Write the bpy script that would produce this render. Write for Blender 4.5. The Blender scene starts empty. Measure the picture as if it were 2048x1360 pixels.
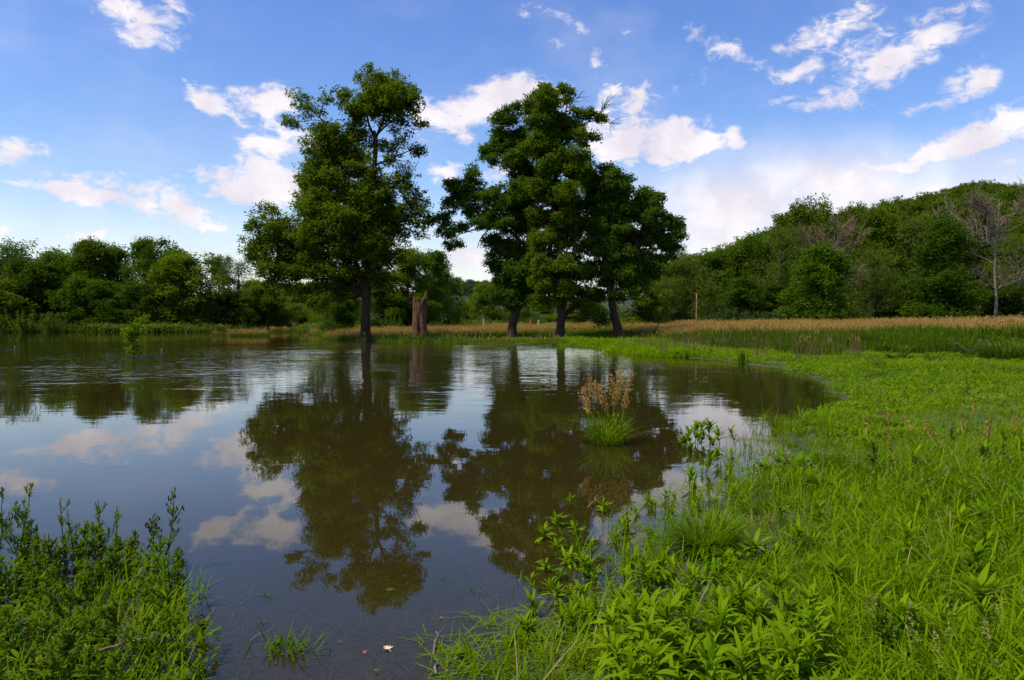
import bpy, math, random
import numpy as np
from mathutils import Vector, Matrix

R = np.random.default_rng(7)
random.seed(7)
PI = math.pi
scene = bpy.context.scene
COL = scene.collection

# ------------------------------------------------------------------ camera
F_PX, CX, CY, EYE = 1500.0, 1024.0, 680.0, 1.7
PITCH = math.atan(44 / F_PX)
cam_d = bpy.data.cameras.new('camera')
cam = bpy.data.objects.new('camera', cam_d)
COL.objects.link(cam)
cam.location = (0, 0, EYE)
cam.rotation_euler = (PI / 2 - PITCH, 0, 0)
cam_d.sensor_width = 36
cam_d.lens = F_PX / 2048 * 36
cam_d.clip_start = 0.05
cam_d.clip_end = 6000
scene.camera = cam


def ray(px, py):
    u, v = (px - CX) / F_PX, (CY - py) / F_PX
    c, s = math.cos(PITCH), math.sin(PITCH)
    return np.array([u, c + v * s, -s + v * c])


def gp(px, py, z=0.0):
    d = ray(px, py)
    return np.array([0, 0, EYE]) + d * ((z - EYE) / d[2])


def at(px, py, Y):
    d = ray(px, py)
    return np.array([0, 0, EYE]) + d * (Y / d[1])


# ------------------------------------------------------------------ world: sky with clouds
SUN_EL, SUN_AZ = math.radians(57), math.radians(-115)     # azimuth clockwise from +Y
EXPOSURE = 0.3
world = bpy.data.worlds.new('World')
scene.world = world
world.use_nodes = True
wt = world.node_tree
wt.nodes.clear()


class NT:
    """tiny node helper"""
    def __init__(s, tree): s.t = tree
    def n(s, typ, **kw):
        nd = s.t.nodes.new(typ)
        for k, v in kw.items():
            setattr(nd, k, v)
        return nd
    def put(s, sock, v):
        if isinstance(v, bpy.types.NodeSocket):
            s.t.links.new(v, sock)
        elif v is not None:
            sock.default_value = v
    def math(s, op, a, b=None, c=None, clamp=False):
        nd = s.n('ShaderNodeMath', operation=op, use_clamp=clamp)
        for i, v in enumerate((a, b, c)):
            if v is not None: s.put(nd.inputs[i], v)
        return nd.outputs[0]
    def vmath(s, op, a, b=None):
        nd = s.n('ShaderNodeVectorMath', operation=op)
        s.put(nd.inputs[0], a)
        if b is not None: s.put(nd.inputs[3] if op == 'SCALE' else nd.inputs[1], b)
        return nd.outputs[0]
    def maprange(s, v, a, b, c=0.0, d=1.0, smooth=True):
        nd = s.n('ShaderNodeMapRange', interpolation_type='SMOOTHSTEP' if smooth else 'LINEAR')
        for i, x in enumerate((v, a, b, c, d)): s.put(nd.inputs[i], x)
        return nd.outputs[0]
    def noise(s, vec, scale, detail=4, rough=0.55, dist=0.0, out=0):
        nd = s.n('ShaderNodeTexNoise')
        if vec is not None: s.put(nd.inputs['Vector'], vec)
        s.put(nd.inputs['Scale'], scale); s.put(nd.inputs['Detail'], detail)
        s.put(nd.inputs['Roughness'], rough); s.put(nd.inputs['Distortion'], dist)
        return nd.outputs[out]
    def mix(s, f, a, b, mode='MIX'):
        nd = s.n('ShaderNodeMix', data_type='RGBA', blend_type=mode)
        s.put(nd.inputs[0], f); s.put(nd.inputs[6], a); s.put(nd.inputs[7], b)
        return nd.outputs[2]
    def ramp(s, f, stops):
        nd = s.n('ShaderNodeValToRGB')
        el = nd.color_ramp.elements
        while len(el) < len(stops): el.new(0.5)
        for e, (p, c) in zip(el, stops):
            e.position = p; e.color = (*c, 1)
        s.put(nd.inputs[0], f)
        return nd.outputs[0]


w = NT(wt)
sky = w.n('ShaderNodeTexSky', sky_type='NISHITA')
sky.sun_disc = False
sky.sun_elevation = SUN_EL
sky.sun_rotation = SUN_AZ
sky.air_density = 1.15
sky.dust_density = 0.5
sky.ozone_density = 2.5
hsv = w.n('ShaderNodeHueSaturation')
w.put(hsv.inputs['Saturation'], 1.27); w.put(hsv.inputs['Value'], 1.62); w.put(hsv.inputs['Hue'], 0.518)
w.put(hsv.inputs['Color'], sky.outputs[0])
tc = w.n('ShaderNodeTexCoord')
dirv = tc.outputs['Generated']
sx = w.n('ShaderNodeSeparateXYZ'); w.put(sx.inputs[0], dirv)
X, Yv, Z = sx.outputs
az = w.math('ARCTAN2', X, Yv)
el = w.math('ARCSINE', Z)
cmb = w.n('ShaderNodeCombineXYZ'); w.put(cmb.inputs[0], az); w.put(cmb.inputs[1], el)
ang = cmb.outputs[0]
warp = w.vmath('SCALE', w.vmath('SUBTRACT', w.noise(ang, 9.0, 4, 0.6, out=1), (0.5, 0.5, 0.5)), 0.05)
wang = w.vmath('ADD', ang, warp)
flat = w.n('ShaderNodeMapping'); w.put(flat.inputs[0], wang); flat.inputs['Scale'].default_value = (1, 1, 0)
wang = flat.outputs[0]
# px, py, rx, ry, rotation (deg, counter-clockwise), weight
CLOUDS = [
    (280, 35, 95, 48, -22, 1.0), (350, 5, 60, 22, -35, .6), (25, 292, 75, 30, 0, 1.15), (400, 193, 46, 30, -20, 1.2),
    (370, 160, 22, 7, -45, .4), (500, 192, 95, 32, 5, 1.05), (548, 205, 45, 55, -30, 1.0), (470, 228, 60, 16, -8, .6), (500, 268, 55, 16, -5, .6),
    (555, 298, 95, 46, 15, 1.15), (515, 368, 150, 48, -8, 1.25), (560, 385, 80, 40, 0, .9), (250, 395, 230, 34, -8, .85),
    (90, 375, 120, 18, -6, .55), (320, 372, 90, 25, -5, .6), (415, 450, 70, 20, -5, .75), (180, 472, 46, 20, 8, 1.2), (5, 460, 30, 14, 0, .7),
    (215, 352, 50, 10, 0, .35), (935, 228, 130, 52, 8, 1.3), (1020, 185, 85, 50, -15, 1.0), (1080, 175, 90, 40, -15, .9), (890, 345, 62, 28, 0, 1.1),
    (935, 285, 42, 16, -30, .6), (995, 345, 60, 28, 10, .9), (1185, 125, 34, 42, -35, .8), (1150, 55, 45, 22, -30, .55), (1070, 28, 60, 18, -8, .5),
    (1215, 200, 32, 38, -20, .95), (1280, 180, 50, 30, -10, 1.05), (1270, 212, 40, 24, -25, .6), (1300, 270, 180, 52, -6, 1.25), (1220, 300, 70, 45, 10, 1.0),
    (1400, 290, 75, 26, -6, 1.1), (1325, 312, 50, 24, -20, .8), (1470, 280, 18, 28, 35, .9), (1445, 98, 50, 30, -25, .9), (1505, 133, 40, 18, -8, .6),
    (1380, 60, 26, 26, -30, .6), (1590, 153, 60, 28, 5, 1.0), (1660, 210, 80, 22, 0, .95), (1405, 155, 28, 26, 0, .45), (1350, 180, 26, 30, 0, .4),
    (1660, 75, 110, 48, 10, 0.63), (1720, 25, 70, 26, 28, 0.52), (1790, 95, 150, 50, 18, 0.59), (1740, 140, 80, 38, 15, 0.67), (1880, 75, 90, 50, 15, 0.59),
    (1935, 168, 75, 30, 20, .95), (1975, 152, 40, 22, 45, .7), (1550, 215, 50, 14, 8, .4),
    (1950, 275, 120, 44, 14, .8), (1880, 290, 80, 36, 10, .7), (2040, 228, 80, 40, 12, .9), (1830, 318, 70, 26, 15, .6), (2010, 330, 90, 30, 5, .7),
    (1570, 385, 130, 44, 6, .9), (1420, 420, 140, 50, 0, .9), (1390, 470, 160, 45, 0, .9), (1720, 350, 90, 26, 8, .6), (940, 530, 90, 40, 0, 1.2),
    (1110, 80, 30, 12, -30, .5), (1270, 55, 26, 10, -10, .4), (1230, 165, 22, 20, -20, .5), (1340, 240, 40, 18, 10, .6), (1365, 255, 30, 30, 60, .5), (1620, 65, 40, 18, 20, .5), (1560, 85, 22, 14, 0, .4), (1820, 205, 40, 12, 0, .4), (1740, 330, 60, 20, 0, .6), (620, 255, 60, 50, 0, .6), (850, 215, 40, 30, 0, .8), (1090, 200, 60, 30, 0, .7),
    (700, 400, 50, 20, 0, .4), (160, 390, 60, 16, -10, .5), (370, 410, 60, 18, -6, .6), (285, 280, 30, 14, -10, .35), (365, 278, 30, 9, -15, .35), (435, 125, 16, 10, 0, .2),
    (850, 480, 200, 60, 0, .5), (1240, 390, 120, 40, 0, .6),
]
tot = None
for (px, py, rx, ry, rot, wgt) in CLOUDS:
    d = ray(px, py); d = d / np.linalg.norm(d)
    m = w.n('ShaderNodeMapping', vector_type='TEXTURE')
    m.inputs['Location'].default_value = (math.atan2(d[0], d[1]), math.asin(d[2]), 0)
    m.inputs['Rotation'].default_value = (0, 0, math.radians(rot))
    m.inputs['Scale'].default_value = (1.12 * rx / F_PX, 1.12 * ry / F_PX, 1)
    w.put(m.inputs[0], wang)
    g = w.n('ShaderNodeTexGradient', gradient_type='SPHERICAL'); w.put(g.inputs[0], m.outputs[0])
    tot = w.math('MULTIPLY', g.outputs[1], wgt * .88) if tot is None else w.math('MULTIPLY_ADD', g.outputs[1], wgt * .88, tot)
# the same kind of broken cloud goes on over the rest of the sky
wide = w.noise(dirv, 3.2, 6, 0.6)
away = w.maprange(w.math('ABSOLUTE', az), 0.62, 0.85)
away2 = w.maprange(el, 0.44, 0.6)
other = w.math('MULTIPLY', w.maprange(wide, 0.52, 0.72, 0, 0.8), w.math('MAXIMUM', away, away2))
tot = w.math('ADD', tot, w.math('MULTIPLY', other, w.maprange(el, 0.0, 0.08)))
stretch = w.n('ShaderNodeMapping'); w.put(stretch.inputs[0], ang); stretch.inputs['Scale'].default_value = (1, 1.7, 1)
stretch.inputs['Rotation'].default_value = (0, 0, math.radians(12))
fine = w.noise(stretch.outputs[0], 36.0, 9, 0.66, 0.5)
fine2 = w.noise(stretch.outputs[0], 15.0, 3, 0.5)
fsum = w.math('ADD', w.math('MULTIPLY', fine, 0.75), w.math('MULTIPLY', fine2, 0.25))
gain = w.math('MINIMUM', w.math('MULTIPLY', tot, 3.0), 1.0)
dens = w.math('ADD', tot, w.math('MULTIPLY', w.math('SUBTRACT', fsum, 0.52), w.math('MULTIPLY', gain, 3.1)))
cover = w.maprange(dens, 0.06, 0.85)
veil = w.math('MULTIPLY', w.maprange(w.noise(stretch.outputs[0], 3.0, 5, 0.6), 0.42, 0.75), 0.22)
cover = w.math('MAXIMUM', w.math('MULTIPLY', w.math('POWER', cover, 1.15), 0.93), veil)
soft = w.n('ShaderNodeMapping', vector_type='TEXTURE')                       # milky bank low over the hill
soft.inputs['Location'].default_value = (math.atan2(600 / F_PX, 1), math.radians(7.0), 0); soft.inputs['Scale'].default_value = (0.42, 0.125, 1)
w.put(soft.inputs[0], wang)
gs_ = w.n('ShaderNodeTexGradient', gradient_type='SPHERICAL'); w.put(gs_.inputs[0], soft.outputs[0])
milky = w.math('MULTIPLY', w.maprange(gs_.outputs[1], 0.0, 0.75), w.maprange(fine2, 0.25, 0.7, 0.62, 0.95))
cover = w.math('MAXIMUM', cover, milky)
# thin whitish air low over the horizon
low = w.maprange(el, 0.0, 0.20, 0.55, 0.0)
cover = w.math('MAXIMUM', cover, low)
body = w.maprange(w.noise(w.vmath('ADD', ang, (0.0, 0.012, 0.0)), 14.0, 5, 0.55), 0.35, 0.68)
ccol = w.mix(body, (7.9, 7.25, 7.9, 1), (9.9, 9.25, 9.35, 1))
final = w.mix(cover, hsv.outputs[0], ccol)
bg = w.n('ShaderNodeBackground'); w.put(bg.inputs[0], final); w.put(bg.inputs[1], 0.09)
wo = w.n('ShaderNodeOutputWorld'); wt.links.new(bg.outputs[0], wo.inputs[0])
world.cycles.sampling_method = 'MANUAL'
world.cycles.sample_map_resolution = 512

sun_d = bpy.data.lights.new('sun', 'SUN')
sun_d.energy = 4.0
sun_d.angle = math.radians(1.5)
sun_d.color = (1.0, 0.94, 0.85)
sun = bpy.data.objects.new('sun', sun_d)
COL.objects.link(sun)
sdir = Vector((math.sin(SUN_AZ) * math.cos(SUN_EL), math.cos(SUN_AZ) * math.cos(SUN_EL), math.sin(SUN_EL)))
sun.rotation_euler = sdir.to_track_quat('Z', 'Y').to_euler()
sun.location = sdir * 200

vs = scene.view_settings
vs.view_transform = 'Standard'; vs.look = 'None'; vs.gamma = 1; vs.use_curve_mapping = False
vs.exposure = EXPOSURE
cy = scene.cycles
cy.max_bounces = 6; cy.diffuse_bounces = 2; cy.glossy_bounces = 2; cy.transmission_bounces = 3; cy.transparent_max_bounces = 8
cy.caustics_reflective = False; cy.caustics_refractive = False
cy.use_denoising = True

# ------------------------------------------------------------------ helpers
def mesh_from(name, V, faces, mats=(), midx=None, smooth=False):
    """faces: list of integer arrays (n,k); midx: one material index per array"""
    me = bpy.data.meshes.new(name)
    V = np.asarray(V, dtype=np.float32)
    me.vertices.add(len(V)); me.vertices.foreach_set('co', V.ravel())
    faces = [np.asarray(f, dtype=np.int32) for f in faces if len(f)]
    nl = sum(f.size for f in faces); nf = sum(len(f) for f in faces)
    me.loops.add(nl); me.polygons.add(nf)
    me.loops.foreach_set('vertex_index', np.concatenate([f.ravel() for f in faces]))
    tot_ = np.concatenate([np.full(len(f), f.shape[1], dtype=np.int32) for f in faces])
    st = np.concatenate(([0], np.cumsum(tot_)[:-1])).astype(np.int32)
    me.polygons.foreach_set('loop_start', st)
    try: me.polygons.foreach_set('loop_total', tot_)
    except Exception: pass
    for m in mats: me.materials.append(m)
    if midx is not None:
        me.polygons.foreach_set('material_index', np.concatenate([np.full(len(f), i, dtype=np.int32) for f, i in zip(faces, midx)]))
    me.polygons.foreach_set('use_smooth', np.full(nf, smooth))
    me.update(calc_edges=True)
    return me


def join(parts):
    """parts: list of (V, [faces...]) -> V, [faces...] with offsets"""
    Vs, Fs, o = [], [], 0
    for V, fs in parts:
        Vs.append(V)
        for f in fs:
            if len(f): Fs.append(np.asarray(f) + o)
        o += len(V)
    return np.concatenate(Vs), Fs


def obj(name, me, parent=None, loc=(0, 0, 0), rot=(0, 0, 0), scale=(1, 1, 1)):
    o = bpy.data.objects.new(name, me)
    COL.objects.link(o)
    o.parent = parent
    o.location = [float(v) for v in loc]; o.rotation_euler = rot; o.scale = scale
    return o


def tag(o, label, cat, group=None, kind=None):
    o['label'] = label; o['category'] = cat
    if group: o['group'] = group
    if kind: o['kind'] = kind
    return o


def thing(name, label, cat, loc=(0, 0, 0), rotz=0.0, group=None, scale=(1, 1, 1)):
    o = bpy.data.objects.new(name, None); COL.objects.link(o)
    o.empty_display_size = 0.3
    o.location = [float(v) for v in loc]; o.rotation_euler = (0, 0, rotz); o.scale = scale
    return tag(o, label, cat, group)


def dup(root, label, loc, rotz=0.0, scale=(1, 1, 1), group=None, mats=None):
    r = root.copy(); COL.objects.link(r)
    r.location = [float(v) for v in loc]; r.rotation_euler = (0, 0, rotz); r.scale = scale
    r['label'] = label
    if group: r['group'] = group
    elif 'group' in r: del r['group']
    for ch in root.children:
        c = ch.copy(); COL.objects.link(c); c.parent = r
        if mats and ch.name.split('.')[0] in mats:
            c.material_slots[0].link = 'OBJECT'; c.material_slots[0].material = mats[ch.name.split('.')[0]]
        for g in ch.children:
            d = g.copy(); COL.objects.link(d); d.parent = c
    return r


def unit(v): return v / np.maximum(np.linalg.norm(v, axis=-1, keepdims=True), 1e-9)


def tube(pts, rad, sides=8, rough=0.0, cap=True):
    pts = np.asarray(pts, float); rad = np.asarray(rad, float); n = len(pts)
    t = unit(np.gradient(pts, axis=0))
    ref = np.array([0, 1, 0.13]) if abs(t[0][1]) < 0.8 else np.array([1, 0, 0.1])
    a = unit(np.cross(t, ref)); b = np.cross(t, a)
    th = np.linspace(0, 2 * PI, sides, endpoint=False)
    rr = rad[:, None] * (1 + rough * R.uniform(-1, 1, (n, sides)))
    V = pts[:, None] + rr[..., None] * (np.cos(th)[None, :, None] * a[:, None] + np.sin(th)[None, :, None] * b[:, None])
    V = V.reshape(-1, 3)
    i = np.arange(n - 1)[:, None] * sides; j = np.arange(sides)[None]
    k = (j + 1) % sides
    q = np.stack([i + j, i + k, i + sides + k, i + sides + j], -1).reshape(-1, 4)
    fs = [q]
    if cap:
        V = np.concatenate([V, pts[-1:] + t[-1:] * rad[-1] * 0.3])
        e = (n - 1) * sides
        fs.append(np.stack([e + np.arange(sides), e + (np.arange(sides) + 1) % sides, np.full(sides, len(V) - 1)], -1))
    return V, fs


def bend(p, q, n=6, sag=0.0, wob=0.0):
    """curved path between two points"""
    p, q = np.asarray(p, float), np.asarray(q, float)
    t = np.linspace(0, 1, n)[:, None]
    L = np.linalg.norm(q - p)
    P = p + (q - p) * t
    P[:, 2] += (sag * L * 4 * t * (1 - t))[:, 0]
    P += R.normal(0, wob * L, P.shape) * np.sin(PI * t)
    return P


def strips(base, head, length, width, lean, curve, profile, nseg=4, twist=0.0, fold=0.0):
    """n bending blades/leaves. base (n,3); head = compass heading; lean = first tilt from upright; curve = added tilt to the tip"""
    base = np.asarray(base, float); n = len(base)
    head, length, width, lean, curve = [np.broadcast_to(np.asarray(a, float), (n,)) for a in (head, length, width, lean, curve)]
    P = [base]; cur = base.copy()
    for k in range(nseg):
        ph = lean + curve * (k + 0.5) / nseg
        dl = length / nseg
        cur = cur + np.stack([np.cos(head) * np.sin(ph) * dl, np.sin(head) * np.sin(ph) * dl, np.cos(ph) * dl], -1)
        P.append(cur.copy())
    P = np.stack(P, 1)
    ha = head + PI / 2 + twist
    side = np.stack([np.cos(ha), np.sin(ha), np.zeros(n)], -1)
    pr = np.array([profile(k / nseg) for k in range(nseg)])
    Lf = P[:, :nseg] - side[:, None] * (width[:, None] * pr * 0.5)[..., None]
    Rt = P[:, :nseg] + side[:, None] * (width[:, None] * pr * 0.5)[..., None]
    if fold:
        Lf[..., 2] += (width[:, None] * pr * fold); Rt[..., 2] += (width[:, None] * pr * fold)
    m = 2 * nseg + 1
    V = np.concatenate([Lf, Rt, P[:, nseg:nseg + 1]], 1).reshape(-1, 3)
    o = np.arange(n)[:, None] * m
    k = np.arange(nseg - 1)[None]
    q = np.stack([o + k, o + nseg + k, o + nseg + k + 1, o + k + 1], -1).reshape(-1, 4)
    tr = np.stack([o[:, 0] + nseg - 1, o[:, 0] + 2 * nseg - 1, o[:, 0] + 2 * nseg], -1)
    return V, [q, tr]


blade_prof = lambda t: 0.75 + 0.5 * t if t < 0.3 else 1.0 - 0.55 * (t - 0.3)
lance_prof = lambda t: 0.25 + 0.75 * math.sin(PI * min(1, t * 1.05 + 0.08)) ** 0.8
flat_prof = lambda t: 1.0


def leaves(C, L, W, out=None, droop=0.4, flat=0.6):
    """one small bent leaf (rhombus of two faces) at each point of C"""
    n = len(C)
    d = R.normal(0, 1, (n, 3)); d[:, 2] = d[:, 2] * 0.45 - droop
    if out is not None: d += out * 0.9
    d = unit(d)
    up = R.normal(0, 1 - flat, (n, 3)); up[:, 2] += flat
    s = unit(np.cross(d, up)); nn = np.cross(s, d)
    L = L * R.uniform(0.7, 1.3, (n, 1)); W = W * R.uniform(0.75, 1.25, (n, 1))
    a = C - d * L * 0.5; b = C + d * L * 0.5
    V = np.stack([a, C + s * W * 0.5 + nn * W * 0.15, b, C - s * W * 0.5 + nn * W * 0.15], 1).reshape(-1, 3)
    o = np.arange(n)[:, None] * 4
    return V, [o + np.array([[0, 1, 2]]), o + np.array([[0, 2, 3]])]


def crown_points(blobs, n, clus=22, cr=0.42, shell=0.5, flat=1.0):
    """blobs (m,6): centre, radii -> leaf points and outward directions; leaves sit in small sprays, so gaps stay open"""
    blobs = np.asarray(blobs, float)
    wgt = (blobs[:, 3] * blobs[:, 5] + blobs[:, 3] * blobs[:, 4]) ** 1.0
    nc = max(1, n // clus)
    bi = R.choice(len(blobs), nc, p=wgt / wgt.sum())
    d = unit(R.normal(0, 1, (nc, 3)))
    r = shell + (1 - shell) * R.uniform(0, 1, nc) ** 0.6
    cc = blobs[bi, :3] + d * blobs[bi, 3:6] * r[:, None]
    off = np.clip(R.normal(0, 1, (nc, clus, 3)), -1.5, 1.5) * cr * R.uniform(0.55, 1.25, (nc, 1, 1))
    off[..., 2] *= flat
    P = (cc[:, None] + off).reshape(-1, 3)
    O = np.repeat(d, clus, axis=0)
    return P, O


# ------------------------------------------------------------------ materials
def new_mat(name):
    m = bpy.data.materials.new(name); m.use_nodes = True
    m.node_tree.nodes.clear()
    return m, NT(m.node_tree)


def leaf_mat(name, c1, c2, trans=0.35, rough=0.62, nscale=0.25, spec=0.015, hue=None):
    """leaf colour varies from leaf to leaf, plant to plant and over metres"""
    m, t = new_mat(name)
    geo = t.n('ShaderNodeNewGeometry'); oi = t.n('ShaderNodeObjectInfo')
    big = t.noise(geo.outputs['Position'], nscale, 2, 0.5)
    f = t.math('ADD', t.math('MULTIPLY', geo.outputs['Random Per Island'], 0.45), t.math('MULTIPLY', t.math('SUBTRACT', big, 0.25), 0.8))
    f = t.math('ADD', f, t.math('MULTIPLY', t.math('SUBTRACT', oi.outputs['Random'], 0.5), 0.4), clamp=True)
    col = t.mix(f, (*c1, 1), (*c2, 1))
    if hue:                                              # a share of the leaves yellowed or dry
        far = t.maprange(geo.outputs['Random Per Island'], 1 - hue[0] - 0.02, 1 - hue[0])
        col = t.mix(far, col, (*hue[1], 1))
    p = t.n('ShaderNodeBsdfPrincipled'); t.put(p.inputs['Base Color'], col)
    t.put(p.inputs['Roughness'], rough); t.put(p.inputs['Specular IOR Level'], spec)
    tr = t.n('ShaderNodeBsdfTranslucent')
    t.put(tr.inputs[0], t.mix(1.0, col, (1.25, 1.35, 0.55, 1), 'MULTIPLY'))
    mx = t.n('ShaderNodeMixShader'); t.put(mx.inputs[0], trans)
    t.t.links.new(p.outputs[0], mx.inputs[1]); t.t.links.new(tr.outputs[0], mx.inputs[2])
    o = t.n('ShaderNodeOutputMaterial'); t.t.links.new(mx.outputs[0], o.inputs[0])
    return m


def bark_mat(name, c1, c2, scale=1.0, bump=0.6):
    m, t = new_mat(name)
    tcn = t.n('ShaderNodeTexCoord'); mp = t.n('ShaderNodeMapping'); mp.inputs['Scale'].default_value = (14 * scale, 14 * scale, 2.2 * scale)
    t.put(mp.inputs[0], tcn.outputs['Object'])
    n1 = t.noise(mp.outputs[0], 1.0, 6, 0.65, 0.6)
    n2 = t.noise(tcn.outputs['Object'], 1.1, 4, 0.5)
    f = t.math('ADD', t.maprange(n1, 0.3, 0.7, 0, 0.75), t.math('MULTIPLY', t.math('SUBTRACT', n2, 0.4), 0.8), clamp=True)
    p = t.n('ShaderNodeBsdfPrincipled'); t.put(p.inputs['Base Color'], t.mix(f, (*c1, 1), (*c2, 1)))
    t.put(p.inputs['Roughness'], 0.9); t.put(p.inputs['Specular IOR Level'], 0.15)
    b = t.n('ShaderNodeBump'); t.put(b.inputs['Strength'], bump); t.put(b.inputs['Distance'], 0.04); t.put(b.inputs['Height'], n1)
    t.t.links.new(b.outputs[0], p.inputs['Normal'])
    o = t.n('ShaderNodeOutputMaterial'); t.t.links.new(p.outputs[0], o.inputs[0])
    return m


def plain_mat(name, c, rough=0.6, var=0.3, metal=0.0):
    m, t = new_mat(name)
    geo = t.n('ShaderNodeNewGeometry')
    n1 = t.noise(geo.outputs['Position'], 30, 4, 0.6)
    p = t.n('ShaderNodeBsdfPrincipled')
    t.put(p.inputs['Base Color'], t.mix(n1, tuple(v * (1 - var) for v in c) + (1,), tuple(v * (1 + var) for v in c) + (1,)))
    t.put(p.inputs['Roughness'], rough); t.put(p.inputs['Metallic'], metal)
    o = t.n('ShaderNodeOutputMaterial'); t.t.links.new(p.outputs[0], o.inputs[0])
    return m


M = {}
M['ash'] = leaf_mat('ash_leaf', (0.064, 0.112, 0.008), (0.15, 0.212, 0.012), 0.44)
M['ash_cool'] = leaf_mat('ash_leaf_cool', (0.056, 0.11, 0.011), (0.132, 0.208, 0.018), 0.44)
M['maple'] = leaf_mat('maple_leaf', (0.062, 0.106, 0.007), (0.152, 0.206, 0.011), 0.44)
M['deep'] = leaf_mat('deep_green_leaf', (0.042, 0.086, 0.007), (0.102, 0.162, 0.010), 0.44)
M['yellowgreen'] = leaf_mat('yellow_green_leaf', (0.085, 0.135, 0.006), (0.18, 0.23, 0.012), 0.40)
M['bright_round'] = leaf_mat('bright_round_leaf', (0.060, 0.120, 0.007), (0.130, 0.205, 0.011), 0.40)
M['fresh'] = leaf_mat('fresh_green_leaf', (0.07, 0.125, 0.012), (0.15, 0.215, 0.022), 0.36)
M['olive'] = leaf_mat('olive_leaf', (0.072, 0.104, 0.014), (0.145, 0.18, 0.028), 0.44)
M['greygreen'] = leaf_mat('grey_green_leaf', (0.05, 0.092, 0.024), (0.105, 0.155, 0.04), 0.40)
M['hill'] = leaf_mat('hill_leaf', (0.06, 0.104, 0.009), (0.148, 0.2, 0.013), 0.44, nscale=0.03)
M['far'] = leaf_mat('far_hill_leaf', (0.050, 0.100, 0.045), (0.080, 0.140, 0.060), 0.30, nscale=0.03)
M['brown_twig'] = bark_mat('brown_twig', (0.13, 0.085, 0.055), (0.26, 0.18, 0.12), 1.0, 0.3)
M['white_bark'] = bark_mat('white_bark', (0.115, 0.09, 0.072), (0.27, 0.225, 0.19), 0.6, 0.3)
M['bark'] = bark_mat('dark_bark', (0.020, 0.012, 0.008), (0.080, 0.048, 0.032))
M['bark2'] = bark_mat('grey_bark', (0.030, 0.020, 0.014), (0.085, 0.060, 0.043))
M['stump'] = bark_mat('weathered_wood', (0.035, 0.018, 0.011), (0.25, 0.125, 0.072), 1.1, 1.0)
M['pole'] = bark_mat('pole_wood', (0.16, 0.09, 0.05), (0.32, 0.19, 0.11), 0.7, 0.3)
M['grass'] = leaf_mat('bright_grass', (0.112, 0.196, 0.002), (0.215, 0.310, 0.004), 0.42, 0.45, nscale=0.6, hue=(0.035, (0.30, 0.22, 0.06)))
M['grass_deep'] = leaf_mat('deep_grass', (0.066, 0.132, 0.003), (0.130, 0.210, 0.004), 0.40, 0.45, nscale=0.6, hue=(0.02, (0.24, 0.19, 0.06)))
M['reed'] = leaf_mat('reed_leaf', (0.06, 0.108, 0.006), (0.12, 0.18, 0.01), 0.40, nscale=0.15, hue=(0.08, (0.26, 0.19, 0.08)))
M['reed_dark'] = leaf_mat('reed_dark_leaf', (0.046, 0.086, 0.004), (0.100, 0.155, 0.007), 0.40, nscale=0.3)
M['seed'] = leaf_mat('seed_head', (0.36, 0.215, 0.062), (0.56, 0.345, 0.110), 0.30, 0.7, nscale=0.3)
M['drystem'] = leaf_mat('dry_stem', (0.10, 0.055, 0.03), (0.20, 0.12, 0.06), 0.1, 0.7)
M['weed'] = leaf_mat('weed_leaf', (0.112, 0.200, 0.002), (0.215, 0.315, 0.005), 0.40, 0.42, nscale=1.5)
M['forb'] = leaf_mat('forb_leaf', (0.070, 0.132, 0.004), (0.150, 0.230, 0.007), 0.38, 0.45, nscale=1.2, hue=(0.012, (0.30, 0.20, 0.03)))
M['stem'] = leaf_mat('green_stem', (0.060, 0.100, 0.016), (0.100, 0.130, 0.025), 0.1)
M['redstem'] = leaf_mat('reddish_stem', (0.055, 0.030, 0.018), (0.10, 0.055, 0.03), 0.05)
M['bud'] = leaf_mat('purple_bud', (0.06, 0.016, 0.022), (0.10, 0.03, 0.035), 0.1)
M['orange_seed'] = leaf_mat('orange_seed', (0.36, 0.20, 0.055), (0.52, 0.31, 0.09), 0.25)
M['rust'] = leaf_mat('rusty_seed', (0.27, 0.125, 0.03), (0.40, 0.21, 0.06), 0.2)
M['dock'] = leaf_mat('dock_leaf', (0.075, 0.165, 0.005), (0.14, 0.235, 0.008), 0.38, 0.4, nscale=1.5)
M['drowned'] = leaf_mat('drowned_leaf', (0.16, 0.18, 0.08), (0.30, 0.31, 0.16), 0.2)
M['pale_leaf'] = plain_mat('pale_yellow_leaf', (0.62, 0.52, 0.26), 0.5, 0.15)
M['red_leaf'] = plain_mat('red_leaf', (0.36, 0.05, 0.04), 0.5, 0.3)
M['brown_leaf'] = plain_mat('brown_leaf', (0.075, 0.05, 0.022), 0.7, 0.4)
M['stick'] = plain_mat('bleached_stick', (0.17, 0.15, 0.12), 0.8, 0.3)
M['net'] = plain_mat('teal_netting', (0.020, 0.045, 0.040), 0.95, 0.2)
M['white_post'] = plain_mat('white_post', (0.36, 0.34, 0.28), 0.6, 0.1)
M['red_post'] = plain_mat('red_post', (0.42, 0.09, 0.04), 0.6, 0.1)

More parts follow.
